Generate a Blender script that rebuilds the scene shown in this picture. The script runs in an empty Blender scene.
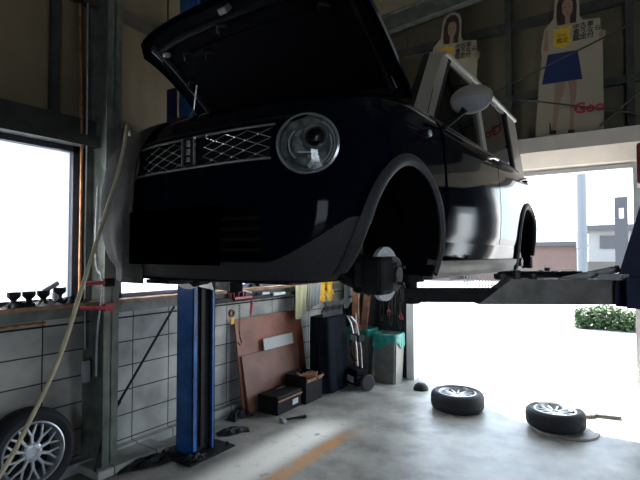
import bpy, bmesh, math, random
from mathutils import Vector, Matrix, Euler
random.seed(7)
PI = math.pi
SC = bpy.context.scene
COL = SC.collection

# ---------------------------------------------------------------- materials
def mat(name, col, rough=0.5, metal=0.0, coat=0.0, noise=None, bump=None, spec=0.5, col2=None, detail=4.0):
    m = bpy.data.materials.new(name); m.use_nodes = True
    nt = m.node_tree; b = nt.nodes['Principled BSDF']
    b.inputs['Base Color'].default_value = (*col, 1)
    b.inputs['Roughness'].default_value = rough
    b.inputs['Metallic'].default_value = metal
    b.inputs['Coat Weight'].default_value = coat
    b.inputs['Coat Roughness'].default_value = 0.04
    b.inputs['Specular IOR Level'].default_value = spec
    tc = None
    if noise or bump:
        tc = nt.nodes.new('ShaderNodeTexCoord')
    if noise:
        sc, amt = noise
        n = nt.nodes.new('ShaderNodeTexNoise'); n.inputs['Scale'].default_value = sc
        n.inputs['Detail'].default_value = detail
        nt.links.new(tc.outputs['Object'], n.inputs['Vector'])
        r = nt.nodes.new('ShaderNodeValToRGB')
        c2 = col2 or tuple(min(1, c*(1+amt)) for c in col)
        r.color_ramp.elements[0].position = 0.35; r.color_ramp.elements[1].position = 0.68
        r.color_ramp.elements[0].color = (*[c*(1-amt) for c in col], 1)
        r.color_ramp.elements[1].color = (*c2, 1)
        nt.links.new(n.outputs['Fac'], r.inputs['Fac'])
        nt.links.new(r.outputs['Color'], b.inputs['Base Color'])
    if bump:
        sc, st = bump
        n = nt.nodes.new('ShaderNodeTexNoise'); n.inputs['Scale'].default_value = sc
        n.inputs['Detail'].default_value = 5
        nt.links.new(tc.outputs['Object'], n.inputs['Vector'])
        bp = nt.nodes.new('ShaderNodeBump'); bp.inputs['Strength'].default_value = st
        bp.inputs['Distance'].default_value = 0.01
        nt.links.new(n.outputs['Fac'], bp.inputs['Height'])
        nt.links.new(bp.outputs['Normal'], b.inputs['Normal'])
    return m

def glass_mat(name, tint, rough=0.0, refl=0.5, base=0.04):
    m = bpy.data.materials.new(name); m.use_nodes = True
    nt = m.node_tree; nt.nodes.clear()
    o = nt.nodes.new('ShaderNodeOutputMaterial')
    t = nt.nodes.new('ShaderNodeBsdfTransparent'); t.inputs['Color'].default_value = (*tint, 1)
    g = nt.nodes.new('ShaderNodeBsdfGlossy'); g.inputs['Roughness'].default_value = rough
    g.inputs['Color'].default_value = (1, 1, 1, 1)
    f = nt.nodes.new('ShaderNodeFresnel'); f.inputs['IOR'].default_value = 1.5
    mx = nt.nodes.new('ShaderNodeMixShader')
    nt.links.new(f.outputs[0], mx.inputs[0]); nt.links.new(t.outputs[0], mx.inputs[1])
    nt.links.new(g.outputs[0], mx.inputs[2]); nt.links.new(mx.outputs[0], o.inputs[0])
    return m

def frosted_mat():
    m = bpy.data.materials.new('frosted_glass'); m.use_nodes = True
    nt = m.node_tree; nt.nodes.clear()
    o = nt.nodes.new('ShaderNodeOutputMaterial')
    t = nt.nodes.new('ShaderNodeBsdfTranslucent'); t.inputs['Color'].default_value = (.68, .70, .72, 1)
    g = nt.nodes.new('ShaderNodeBsdfGlossy'); g.inputs['Roughness'].default_value = .3
    mx = nt.nodes.new('ShaderNodeMixShader'); mx.inputs[0].default_value = .05
    nt.links.new(t.outputs[0], mx.inputs[1]); nt.links.new(g.outputs[0], mx.inputs[2])
    nt.links.new(mx.outputs[0], o.inputs[0])
    return m

def block_mat():
    m = bpy.data.materials.new('concrete_block'); m.use_nodes = True
    nt = m.node_tree; b = nt.nodes['Principled BSDF']; b.inputs['Roughness'].default_value = .75
    tc = nt.nodes.new('ShaderNodeTexCoord'); sp = nt.nodes.new('ShaderNodeSeparateXYZ')
    nt.links.new(tc.outputs['Object'], sp.inputs[0])
    cb = nt.nodes.new('ShaderNodeCombineXYZ')
    a1 = nt.nodes.new('ShaderNodeMath'); a1.operation = 'ADD'; a1.inputs[1].default_value = -.304+7.3
    a2 = nt.nodes.new('ShaderNodeMath'); a2.operation = 'ADD'; a2.inputs[1].default_value = -.103+1.97
    nt.links.new(sp.outputs['Y'], a1.inputs[0]); nt.links.new(sp.outputs['Z'], a2.inputs[0])
    nt.links.new(a1.outputs[0], cb.inputs[0]); nt.links.new(a2.outputs[0], cb.inputs[1])
    br = nt.nodes.new('ShaderNodeTexBrick'); br.offset = 0; br.squash = 1
    br.inputs['Scale'].default_value = 1
    br.inputs['Brick Width'].default_value = .365; br.inputs['Row Height'].default_value = .197
    br.inputs['Mortar Size'].default_value = .0055; br.inputs['Mortar Smooth'].default_value = .3
    br.inputs['Color1'].default_value = (.45, .44, .40, 1); br.inputs['Color2'].default_value = (.55, .535, .49, 1)
    br.inputs['Mortar'].default_value = (.035, .037, .04, 1)
    nt.links.new(cb.outputs[0], br.inputs['Vector'])
    n = nt.nodes.new('ShaderNodeTexNoise'); n.inputs['Scale'].default_value = 3.5; n.inputs['Detail'].default_value = 6
    nt.links.new(tc.outputs['Object'], n.inputs['Vector'])
    r = nt.nodes.new('ShaderNodeValToRGB'); r.color_ramp.elements[0].position = .3; r.color_ramp.elements[1].position = .65
    r.color_ramp.elements[0].color = (.55, .55, .56, 1); r.color_ramp.elements[1].color = (1, 1, 1, 1)
    nt.links.new(n.outputs['Fac'], r.inputs['Fac'])
    mx = nt.nodes.new('ShaderNodeMixRGB'); mx.blend_type = 'MULTIPLY'; mx.inputs[0].default_value = 1
    nt.links.new(br.outputs['Color'], mx.inputs[1]); nt.links.new(r.outputs['Color'], mx.inputs[2])
    nt.links.new(mx.outputs[0], b.inputs['Base Color'])
    bp = nt.nodes.new('ShaderNodeBump'); bp.inputs['Strength'].default_value = .6; bp.inputs['Distance'].default_value = .008
    inv = nt.nodes.new('ShaderNodeMath'); inv.operation = 'SUBTRACT'; inv.inputs[0].default_value = 1
    nt.links.new(br.outputs['Fac'], inv.inputs[1]); nt.links.new(inv.outputs[0], bp.inputs['Height'])
    nt.links.new(bp.outputs['Normal'], b.inputs['Normal'])
    return m

def floor_mat():
    m = bpy.data.materials.new('oily_concrete'); m.use_nodes = True
    nt = m.node_tree; b = nt.nodes['Principled BSDF']
    tc = nt.nodes.new('ShaderNodeTexCoord')
    def noise(scale, detail, lo, hi, c0, c1, rough=.6):
        n = nt.nodes.new('ShaderNodeTexNoise'); n.inputs['Scale'].default_value = scale
        n.inputs['Detail'].default_value = detail; n.inputs['Roughness'].default_value = rough
        nt.links.new(tc.outputs['Object'], n.inputs['Vector'])
        r = nt.nodes.new('ShaderNodeValToRGB'); r.color_ramp.elements[0].position = lo; r.color_ramp.elements[1].position = hi
        r.color_ramp.elements[0].color = (*c0, 1); r.color_ramp.elements[1].color = (*c1, 1)
        nt.links.new(n.outputs['Fac'], r.inputs['Fac']); return r.outputs['Color']
    base = noise(1.6, 7, .3, .7, (.18, .170, .150), (.38, .36, .325))
    blot = noise(3.7, 6, .36, .56, (.5, .49, .48), (1, 1, 1))
    mx = nt.nodes.new('ShaderNodeMixRGB'); mx.blend_type = 'MULTIPLY'; mx.inputs[0].default_value = .8
    nt.links.new(base, mx.inputs[1]); nt.links.new(blot, mx.inputs[2])
    sp = nt.nodes.new('ShaderNodeSeparateXYZ'); nt.links.new(tc.outputs['Object'], sp.inputs[0])
    wn = nt.nodes.new('ShaderNodeTexNoise'); wn.inputs['Scale'].default_value = 9; wn.inputs['Detail'].default_value = 6
    nt.links.new(tc.outputs['Object'], wn.inputs['Vector'])
    def ramp(inp, a, b_):
        r = nt.nodes.new('ShaderNodeMapRange'); r.interpolation_type = 'SMOOTHSTEP'
        r.inputs[1].default_value = a; r.inputs[2].default_value = b_; nt.links.new(inp, r.inputs[0]); return r.outputs[0]
    def mul(a, b_):
        k = nt.nodes.new('ShaderNodeMath'); k.operation = 'MULTIPLY'
        nt.links.new(a, k.inputs[0])
        if hasattr(b_, 'links'): nt.links.new(b_, k.inputs[1])
        else: k.inputs[1].default_value = b_
        return k.outputs[0]
    def stripe(x0, x1, y0, y1, col, prev, s=.04, k=.85, wl=.3, wh=.6):
        f = mul(mul(mul(ramp(sp.outputs['X'], x0-s, x0+s), ramp(sp.outputs['X'], x1+s, x1-s)),
                    mul(ramp(sp.outputs['Y'], y0-.4, y0+.4), ramp(sp.outputs['Y'], y1+.3, y1-.3))),
                mul(ramp(wn.outputs['Fac'], wl, wh), k))
        q = nt.nodes.new('ShaderNodeMixRGB'); nt.links.new(f, q.inputs[0]); nt.links.new(prev, q.inputs[1])
        q.inputs[2].default_value = (*col, 1); return q.outputs[0]
    c = stripe(-2.66, -2.29, 2.1, 3.9, (.95, .91, .82), mx.outputs[0], .12, 1.0, .15, .45)
    c = stripe(-2.26, -2.13, 1.8, 3.75, (.55, .25, .07), c, .045, .85, .25, .5)
    nt.links.new(c, b.inputs['Base Color'])
    rg = nt.nodes.new('ShaderNodeMapRange'); rg.inputs[3].default_value = .30; rg.inputs[4].default_value = .55
    nt.links.new(wn.outputs['Fac'], rg.inputs[0]); nt.links.new(rg.outputs[0], b.inputs['Roughness'])
    bp = nt.nodes.new('ShaderNodeBump'); bp.inputs['Strength'].default_value = .12; bp.inputs['Distance'].default_value = .01
    nt.links.new(wn.outputs['Fac'], bp.inputs['Height']); nt.links.new(bp.outputs['Normal'], b.inputs['Normal'])
    return m

def siding_mat(name, col, axis, period=.2):
    m = mat(name, col, .6, noise=(1.2, .18)); nt = m.node_tree; b = nt.nodes['Principled BSDF']
    tc = nt.nodes.new('ShaderNodeTexCoord'); w = nt.nodes.new('ShaderNodeTexWave')
    w.wave_type = 'BANDS'; w.bands_direction = axis; w.wave_profile = 'SIN'
    w.inputs['Scale'].default_value = 1/period/6.2832*3.1416; w.inputs['Distortion'].default_value = 0
    nt.links.new(tc.outputs['Object'], w.inputs['Vector'])
    bp = nt.nodes.new('ShaderNodeBump'); bp.inputs['Strength'].default_value = .3; bp.inputs['Distance'].default_value = .01
    nt.links.new(w.outputs['Fac'], bp.inputs['Height']); nt.links.new(bp.outputs['Normal'], b.inputs['Normal'])
    return m

M = dict(
 floor=floor_mat(), block=block_mat(), frosted=frosted_mat(),
 siding_a=siding_mat('siding_left', (.25, .195, .12), 'Y', .25), siding_b=siding_mat('siding_back', (.15, .13, .082), 'X', .25),
 darkwall=mat('dark_panel', (.02, .021, .024), .7, noise=(6, .4), spec=.2),
 plain=mat('plain_wall', (.10, .092, .075), .8, noise=(2, .2)),
 roof=mat('roof_sheet', (.20, .17, .11), .6, noise=(3, .2)),
 steelgreen=mat('green_grey_steel', (.155, .17, .145), .55, noise=(9, .3), bump=(30, .2)),
 steeldark=mat('dark_steel', (.05, .055, .05), .6, noise=(8, .3)),
 header=mat('cream_shutter_box', (.62, .57, .50), .5, noise=(3, .08)),
 alu=mat('window_aluminium', (.10, .10, .12), .4, .6),
 whiteframe=mat('white_frame', (.75, .75, .75), .5, noise=(8, .06)),
 wood=mat('rusty_brown_ledge', (.33, .19, .11), .7, noise=(14, .35)),
 copper=mat('copper_pipe', (.55, .27, .13), .4, .6, noise=(20, .3)),
 blue=mat('lift_blue', (.015, .10, .33), .38, coat=.3, noise=(7, .35)),
 navy=mat('lift_navy', (.006, .012, .06), .5, noise=(9, .3)),
 armgrey=mat('arm_grey', (.27, .25, .23), .55, noise=(12, .25)),
 armlight=mat('arm_steel', (.62, .62, .62), .4, .0, noise=(12, .2)),
 black=mat('black_plastic', (.012, .012, .013), .55, noise=(20, .2), spec=.2),
 rubber=mat('tyre_rubber', (.018, .019, .022), .75, bump=(60, .15)),
 paint=mat('navy_paint', (.0018, .0036, .0095), .07, 0, spec=.09),
 white=mat('white_roof_paint', (.40, .385, .34), .3, coat=.3),
 clad=mat('grey_cladding', (.045, .045, .047), .55, noise=(60, .15), spec=.3),
 chrome=mat('chrome', (.85, .86, .87), .15, .8),
 darkchrome=mat('dark_chrome', (.45, .46, .47), .25, .6),
 silver=mat('silver_alloy', (.52, .53, .55), .35, .6, noise=(20, .1)),
 iron=mat('cast_iron', (.09, .085, .08), .55, .5, noise=(30, .4)),
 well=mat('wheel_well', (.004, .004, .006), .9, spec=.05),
 under=mat('underbody', (.02, .02, .022), .7, noise=(12, .4), spec=.2),
 glass=glass_mat('car_glass', (.05, .058, .058)), clear=glass_mat('lamp_glass', (.9, .92, .92)),
 plate=mat('plate_black', (.0, .0, .0), 1.0, spec=0.0),
 cloth=mat('brown_grey_cloth', (.013, .010, .0095), .8, noise=(14, .25), bump=(70, .5)),
 hose=mat('cream_hose', (.60, .52, .33), .5, noise=(20, .15)),
 red=mat('red_paint', (.42, .05, .07), .45, noise=(20, .3)),
 pink=mat('red_plastic', (.50, .10, .12), .5),
 board=mat('red_brown_board', (.23, .080, .045), .6, noise=(4, .25)),
 board2=mat('brown_board', (.16, .066, .042), .6, noise=(4, .25)),
 paper=mat('white_paper', (.75, .75, .72), .7), grey=mat('light_grey', (.45, .46, .48), .6, noise=(10, .15)),
 cream=mat('cream_towel', (.66, .62, .36), .9, bump=(80, .4)), beige=mat('beige_towel', (.42, .40, .32), .9, bump=(80, .4)),
 greycloth=mat('grey_cloth', (.33, .34, .37), .9, bump=(80, .4)),
 yellow=mat('yellow_glove', (.85, .50, .03), .6, noise=(30, .2)),
 bluetext=mat('blue_print', (.05, .22, .42), .6),
 teal=mat('teal_bag', (.012, .21, .17), .35, noise=(20, .3), bump=(25, .6)),
 bin=mat('steel_grey_bin', (.17, .165, .15), .4, .2, noise=(10, .15)),
 darkblue=mat('dark_navy_cover', (.003, .0045, .009), .8, noise=(10, .4), bump=(12, .5), spec=.1),
 brown=mat('brown_wood', (.20, .09, .045), .6, noise=(12, .35)), tan=mat('cardboard', (.22, .105, .055), .8, noise=(12, .2)),
 crate=mat('dark_crate', (.011, .009, .009), .7, noise=(12, .3), spec=.15),
 card=mat('standee_card', (.35, .31, .225), .6), skin=mat('print_skin', (.30, .19, .14), .7), hair=mat('print_hair', (.035, .015, .012), .7),
 skirt=mat('print_blue', (.006, .022, .10), .7), gold=mat('print_gold', (.62, .40, .02), .6), ink=mat('print_ink', (.02, .02, .02), .7),
 goo=mat('print_red', (.45, .02, .05), .6),
 asphalt=mat('asphalt', (.20, .20, .20), .9, noise=(3, .15)), kerb=mat('kerb', (.5, .5, .5), .9),
 leaf=mat('hedge_leaf', (.022, .050, .012), .7, noise=(8, .5)),
 pinkwall=mat('pinkish_wall', (.11, .070, .060), .8, noise=(1, .1)), housewhite=mat('house_white', (.17, .17, .17), .8), houseroof=mat('house_roof', (.045, .045, .05), .8),
 greyblock=mat('grey_tower', (.032, .032, .038), .8), pole=mat('pole_paint', (.09, .10, .115), .6), fence=mat('beige_fence', (.06, .055, .045), .8),
 hoodframe=mat('bonnet_frame_paint', (.012, .012, .014), .35, noise=(9, .5), spec=.3),
 discsteel=mat('disc_steel', (.85, .86, .86), .3, .2),
 sill=mat('grey_sill', (.13, .125, .11), .5, noise=(9, .15)),
 seatm=mat('seat_fabric', (.05, .045, .04), .9),
)

# ---------------------------------------------------------------- mesh helpers
class MB:
    def __init__(s): s.bm = bmesh.new()
    def _xf(s, vs, mt):
        if mt is not None:
            for v in vs: v.co = mt @ v.co
    def box(s, c, size, rot=(0, 0, 0), bevel=0):
        mt = Matrix.Translation(c) @ Euler(rot).to_matrix().to_4x4() @ Matrix.Diagonal((*size, 1))
        r = bmesh.ops.create_cube(s.bm, size=1, matrix=mt)
        if bevel:
            es = list({e for v in r['verts'] for e in v.link_edges})
            bmesh.ops.bevel(s.bm, geom=es, offset=bevel, segments=2, affect='EDGES', profile=.5)
        return s
    def rng(s, x0, x1, y0, y1, z0, z1, bevel=0):
        return s.box(((x0+x1)/2, (y0+y1)/2, (z0+z1)/2), (abs(x1-x0), abs(y1-y0), abs(z1-z0)), bevel=bevel)
    def cyl(s, p0, p1, r, r2=None, seg=16):
        p0 = Vector(p0); p1 = Vector(p1); d = p1-p0
        q = d.to_track_quat('Z', 'Y').to_matrix().to_4x4()
        bmesh.ops.create_cone(s.bm, cap_ends=True, segments=seg, radius1=r, radius2=r if r2 is None else r2, depth=d.length,
                              matrix=Matrix.Translation((p0+p1)/2) @ q)
        return s
    def sph(s, c, r, seg=16, sc=(1, 1, 1)):
        bmesh.ops.create_uvsphere(s.bm, u_segments=seg, v_segments=max(6, seg//2), radius=r,
                                  matrix=Matrix.Translation(c) @ Matrix.Diagonal((*sc, 1)))
        return s
    def tube(s, pts, r, seg=8, closed=False):
        pts = [Vector(p) for p in pts]; n = len(pts); rings = []
        up = Vector((0, 0, 1))
        for i, p in enumerate(pts):
            if closed: t = pts[(i+1) % n]-pts[i-1]
            else: t = pts[min(i+1, n-1)]-pts[max(i-1, 0)]
            t.normalize()
            a = t.cross(up)
            if a.length < 1e-3: a = t.cross(Vector((0, 1, 0)))
            a.normalize(); b = t.cross(a)
            rr = r[i] if isinstance(r, (list, tuple)) else r
            rings.append([s.bm.verts.new(p+a*rr*math.cos(2*PI*k/seg)+b*rr*math.sin(2*PI*k/seg)) for k in range(seg)])
        for i in range(n if closed else n-1):
            A = rings[i]; B = rings[(i+1) % n]
            for k in range(seg): s.bm.faces.new((A[k], A[(k+1) % seg], B[(k+1) % seg], B[k]))
        if not closed:
            s.bm.faces.new(rings[0][::-1]); s.bm.faces.new(rings[-1])
        return s
    def lathe(s, prof, mt=None, seg=32, closed=False):
        rings = []
        for (r, z) in prof:
            if r < 1e-6: rings.append([s.bm.verts.new((0, 0, z))])
            else: rings.append([s.bm.verts.new((r*math.cos(2*PI*k/seg), r*math.sin(2*PI*k/seg), z)) for k in range(seg)])
        n = len(rings)
        for i in range(n if closed else n-1):
            A, B = rings[i], rings[(i+1) % n]
            for k in range(seg):
                k2 = (k+1) % seg
                if len(A) == 1 and len(B) == 1: continue
                if len(A) == 1: s.bm.faces.new((A[0], B[k2], B[k]))
                elif len(B) == 1: s.bm.faces.new((A[k], A[k2], B[0]))
                else: s.bm.faces.new((A[k], A[k2], B[k2], B[k]))
        s._xf([v for r_ in rings for v in r_], mt)
        return s
    def prism(s, poly, h, mt=None):
        """poly in xy extruded 0..h in z, then mt"""
        a = [s.bm.verts.new((x, y, 0)) for x, y in poly]; b = [s.bm.verts.new((x, y, h)) for x, y in poly]
        n = len(poly)
        s.bm.faces.new(a[::-1]); s.bm.faces.new(b)
        for i in range(n): s.bm.faces.new((a[i], a[(i+1) % n], b[(i+1) % n], b[i]))
        s._xf(a+b, mt); return s
    def sheet(s, fn, nu, nv, th):
        """closed sheet: fn(u,v) in 0..1 -> outer point; thickness th inward along -normal"""
        P = [[Vector(fn(i/nu, j/nv)) for j in range(nv+1)] for i in range(nu+1)]
        O = []; I = []
        for i in range(nu+1):
            ro = []; ri = []
            for j in range(nv+1):
                du = P[min(i+1, nu)][j]-P[max(i-1, 0)][j]; dv = P[i][min(j+1, nv)]-P[i][max(j-1, 0)]
                nn = du.cross(dv)
                if nn.length > 1e-12: nn.normalize()
                ro.append(s.bm.verts.new(P[i][j])); ri.append(s.bm.verts.new(P[i][j]-nn*th))
            O.append(ro); I.append(ri)
        for i in range(nu):
            for j in range(nv):
                s.bm.faces.new((O[i][j], O[i+1][j], O[i+1][j+1], O[i][j+1]))
                s.bm.faces.new((I[i][j], I[i][j+1], I[i+1][j+1], I[i+1][j]))
        for i in range(nu):
            s.bm.faces.new((O[i][0], I[i][0], I[i+1][0], O[i+1][0])); s.bm.faces.new((O[i][nv], O[i+1][nv], I[i+1][nv], I[i][nv]))
        for j in range(nv):
            s.bm.faces.new((O[0][j], O[0][j+1], I[0][j+1], I[0][j])); s.bm.faces.new((O[nu][j], I[nu][j], I[nu][j+1], O[nu][j+1]))
        return s
    def build(s, name, m, parent=None, smooth=False, loc=None, rot=None):
        bmesh.ops.recalc_face_normals(s.bm, faces=s.bm.faces)
        me = bpy.data.meshes.new(name); s.bm.to_mesh(me); s.bm.free()
        me.materials.append(M[m] if isinstance(m, str) else m)
        o = bpy.data.objects.new(name, me); COL.objects.link(o)
        if smooth:
            me.shade_smooth()
            me.set_sharp_from_angle(angle=math.radians(smooth if smooth is not True else 40))
        if parent: o.parent = parent
        if loc: o.location = loc
        if rot: o.rotation_euler = rot
        return o

def tag(o, label=None, cat=None, group=None, kind=None):
    if label: o['label'] = label
    if cat: o['category'] = cat
    if group: o['group'] = group
    if kind: o['kind'] = kind
    return o
def thing(name, loc, label, cat, group=None, rot=(0, 0, 0)):
    o = bpy.data.objects.new(name, None); COL.objects.link(o); o.location = loc; o.rotation_euler = rot
    o.empty_display_size = .1
    return tag(o, label, cat, group)
def struct(name, mb, m, **k): return tag(mb.build(name, m, **k), kind='structure')
def copy_tree(o, parent=None):
    c = o.copy(); COL.objects.link(c)
    if parent: c.parent = parent
    for ch in list(o.children): copy_tree(ch, c)
    return c

# ---------------------------------------------------------------- the building
AX = -3.52      # face of the left wall
BY = 5.90       # face of the back wall
struct('floor', MB().rng(-3.7, 5.2, -4, 6.02, -.2, 0), 'floor')
struct('ground', MB().rng(-40, 40, 6.03, 60, -.25, -.03), 'asphalt')
struct('ground', MB().rng(-14, -3.71, -6, 6.02, -.25, -.03), 'asphalt')

# left wall: block plinth, three windows, siding above
struct('wall_left', MB().rng(AX-.15, AX, -4, BY+.12, 0, 1.19), 'block')
struct('trim_1', MB().rng(AX, AX+.07, -4, BY, 0, .075), 'block')
struct('wall_left_upper', MB().rng(AX-.15, AX-.02, -4, BY+.12, 2.42, 4.9), 'siding_a')
piers = MB()
for y0, y1 in ((-4, .95), (2.02, 2.34), (3.98, 4.06), (5.62, BY+.12)): piers.rng(AX-.14, AX-.03, y0, y1, 1.19, 2.42)
struct('wall_left_piers', piers, 'steeldark')
n = 0
for y0, y1 in ((.95, 2.02), (2.34, 3.98), (4.06, 5.62)):
    n += 1
    f = MB()
    f.rng(AX-.11, AX-.01, y0, y0+.05, 1.25, 2.42).rng(AX-.11, AX-.01, y1-.05, y1, 1.25, 2.42)
    f.rng(AX-.11, AX-.01, y0, y1, 2.375, 2.42).rng(AX-.11, AX-.01, y0, y1, 1.25, 1.285)
    if n != 1: f.rng(AX-.09, AX-.03, (y0+y1)/2-.02, (y0+y1)/2+.02, 1.25, 2.42)
    
    w = struct('window_%d' % n, f, 'alu')
    MB().rng(AX-.065, AX-.059, y0+.05, y1-.05, 1.285, 2.375).build('window_pane', 'frosted', w)
struct('trim_2', MB().rng(AX-.02, AX+.12, -4, BY, 1.222, 1.25, bevel=.004), 'wood')           # brown ledge
struct('trim_3', MB().rng(AX-.15, AX+.015, -4, BY, 1.19, 1.222).rng(AX, AX+.035, -4, BY, 1.14, 1.215), 'steelgreen')
struct('trim_4', MB().rng(AX, AX+.012, -4, BY, 1.085, 1.097), 'black')
struct('trim_5', MB().rng(AX-.03, AX+.10, -4, BY, 2.42, 2.50).rng(AX-.03, AX+.05, -4, BY, 2.50, 2.63), 'steeldark')   # lintel beam
struct('trim_6', MB().rng(AX-.02, AX+.06, -4, BY, 3.52, 3.60), 'plain')                         # girt
struct('trim_7', MB().rng(AX-.02, AX+.02, 1.78, 1.84, 2.63, 4.8), 'steeldark')
for i, (y0, y1) in enumerate(((-3.5, -3.3), (2.06, 2.175))):                                  # H columns
    c = MB(); x0, x1 = AX+.0, AX+.27
    y1 = y0+.12; c.rng(x1-.012, x1, y0, y1, 0, 4.7).rng(x0, x0+.012, y0, y1, 0, 4.7).rng(x0, x1, (y0+y1)/2-.004, (y0+y1)/2+.004, 0, 4.7)
    struct('trim_%d' % (8+i), c, 'steelgreen')
struct('trim_10', MB().rng(AX, AX+.32, 2.0, 2.62, 0, .06, bevel=.01), 'block')
# copper pipe and cable beside the first window
struct('trim_11', MB().tube([(AX+.05, 2.0, 1.27), (AX+.05, 2.0, 2.4), (AX+.03, 1.98, 3.5)], .011), 'copper')
struct('trim_12', MB().tube([(AX+.08, 2.03, .9), (AX+.06, 2.03, 1.6), (AX+.08, 2.02, 2.6), (AX+.05, 2.03, 3.6)], .007), 'grey')
struct('trim_13', MB().tube([(AX+.02, -2, 1.10), (AX+.02, 1.77, 1.12)], .010), 'copper')

# back wall with the wide doorway
OX0, OX1 = -2.42, -.03
struct('wall_back', MB().rng(AX-.15, OX0-.09, BY, BY+.12, 0, 5.3), 'darkwall')
struct('wall_back_upper', MB().rng(OX0-.09, 5.2, BY, BY+.12, 2.55, 5.6).rng(AX, OX0-.09, BY-.012, BY, 2.5, 5.3), 'siding_b')
struct('wall_back_side', MB().rng(OX1+.07, .24, BY, BY+.12, 0, 2.6).rng(.52, 5.2, BY, BY+.12, 0, 2.6).rng(.24, .52, BY, BY+.12, 2.2, 2.6), 'darkwall')
struct('door_1', MB().rng(OX0-.10, OX0, BY-.06, BY+.12, 0, 2.58).rng(OX1, OX1+.07, BY-.02, BY+.12, 0, 2.58), 'whiteframe')
dd = struct('door_2', MB().rng(.22, .25, BY-.01, BY+.12, 0, 2.24).rng(.51, .54, BY-.01, BY+.12, 0, 2.24).rng(.25, .51, BY-.01, BY+.12, 2.2, 2.24), 'steeldark')
MB().rng(.25, .51, BY+.05, BY+.056, 0, 2.2).build('door_pane', 'frosted', dd)
struct('door_3', MB().rng(OX0, OX1, BY-.03, BY+.12, 2.50, 2.545), 'whiteframe')
hb = MB()   # cream shutter housing with a sloping underside
hb.prism([(BY, 2.55), (BY, 2.88), (BY-.26, 2.88), (BY-.26, 2.72), (BY-.10, 2.57)], 7.4,
         Matrix.Translation((OX0-.3, 0, 0)) @ Matrix(((0, 0, 1, 0), (1, 0, 0, 0), (0, 1, 0, 0), (0, 0, 0, 1))))
struct('trim_14', hb, 'header')
g = MB(); g.rng(AX, 5, BY-.07, BY-.001, 3.38, 3.46).rng(AX, 5, BY-.07, BY-.001, 4.22, 4.32)
for x in (-3.0, -1.80, -1.22, -.03, 1.3, 2.6): g.rng(x-.035, x+.035, BY-.09, BY-.001, 2.89, 5.0)
struct('trim_15', g, 'steeldark')
b1 = MB()
for p, q in (((-1.9, 3.28), (-.02, 3.91)), ((-1.6, 3.50), (.4, 2.89)), ((-.30, 2.92), (.5, 3.62)), ((.4, 4.3), (2.6, 2.9))):
    b1.cyl((p[0], BY-.24, p[1]), (q[0], BY-.24, q[1]), .009, seg=8)
struct('trim_16', b1, 'steeldark')

# roof, rafters, remaining walls
def roofz(x): return 4.72+.085*(x-AX)
rm = MB(); v = [(AX-.5, roofz(AX-.5)), (5.4, roofz(5.4)), (5.4, roofz(5.4)+.08), (AX-.5, roofz(AX-.5)+.08)]
rm.prism(v, 10.5, Matrix(((1, 0, 0, 0), (0, 0, -1, BY+.3), (0, 1, 0, 0), (0, 0, 0, 1))))
struct('ceiling', rm, 'roof')
k = 17
for y in (BY-.15, 3.9, 2.16, -.4):
    r = MB(); v = [(AX, roofz(AX)-.24), (5.1, roofz(5.1)-.24), (5.1, roofz(5.1)-.01), (AX, roofz(AX)-.01)]
    r.prism(v, .012, Matrix(((1, 0, 0, 0), (0, 0, -1, y), (0, 1, 0, 0), (0, 0, 0, 1))))
    for dz in (-.24, -.02):
        v = [(AX, roofz(AX)+dz), (5.1, roofz(5.1)+dz), (5.1, roofz(5.1)+dz+.012), (AX, roofz(AX)+dz+.012)]
        r.prism(v, .12, Matrix(((1, 0, 0, 0), (0, 0, -1, y+.055), (0, 1, 0, 0), (0, 0, 0, 1))))
    struct('trim_%d' % k, r, 'steelgreen'); k += 1
pu = MB()
for x in (-3.0, -2.0, -1.0, 0, 1, 2, 3, 4): pu.rng(x-.03, x+.03, -4, BY-.2, roofz(x)-.09, roofz(x)-.012)
struct('trim_%d' % k, pu, 'steeldark')
struct('wall_right', MB().rng(5.1, 5.2, -4, 3.4, 0, 5.7).rng(5.1, 5.2, 5.4, BY+.12, 0, 5.7).rng(5.1, 5.2, 3.4, 5.4, 2.7, 5.7), 'plain')  # unseen wall; its opening is added to light the camera-facing sides
struct('ground', MB().rng(5.21, 40, -10, 6.02, -.25, -.03), 'asphalt')
struct('wall_front', MB().rng(AX-.15, 2.3, -4.1, -4, 0, 5.7).rng(4.4, 5.2, -4.1, -4, 0, 5.7).rng(2.3, 4.4, -4.1, -4, 2.7, 5.7), 'plain')  # opening behind the camera is added as a source of front fill
struct('ground', MB().rng(-3.6, 5.2, -20, -4.11, -.25, -.03), 'asphalt')

# ---------------------------------------------------------------- the car
# local frame: x to the viewer's right, y rearwards from the front bumper, z up from its wheels' ground line
CAR = (-1.5375, 1.34, 1.32)
car = thing('car', CAR, 'small dark navy hatchback raised on the lift with its bonnet open and front wheels off', 'car', rot=(0, 0, math.radians(-1.2)))
NE = 3.0; LF = .50; LENF = 3.42
def interp(tab, z):
    if z <= tab[0][0]: return tab[0][1]
    for (a, b), (c, d) in zip(tab, tab[1:]):
        if z <= c: return b+(d-b)*(z-a)/(c-a)
    return tab[-1][1]
WT = [(.14, .690), (.20, .706), (.30, .724), (.40, .733), (.52, .738), (.62, .737), (.72, .731), (.80, .724), (.86, .716), (.91, .706), (.96, .675), (.99, .62)]
FT = [(.14, .07), (.19, .030), (.25, .010), (.35, .0), (.50, .004), (.60, .014), (.70, .026), (.78, .045), (.84, .075), (.88, .105), (.91, .145), (.93, .185), (.96, .28), (.99, .45)]
RT = [(.14, .08), (.22, .02), (.40, .0), (.70, .02), (.90, .06), (.95, .12)]
def hp(z): return interp(WT, z)
TUCK = [(.14, .17), (.20, .105), (.26, .055), (.34, .02), (.42, 0)]
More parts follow.
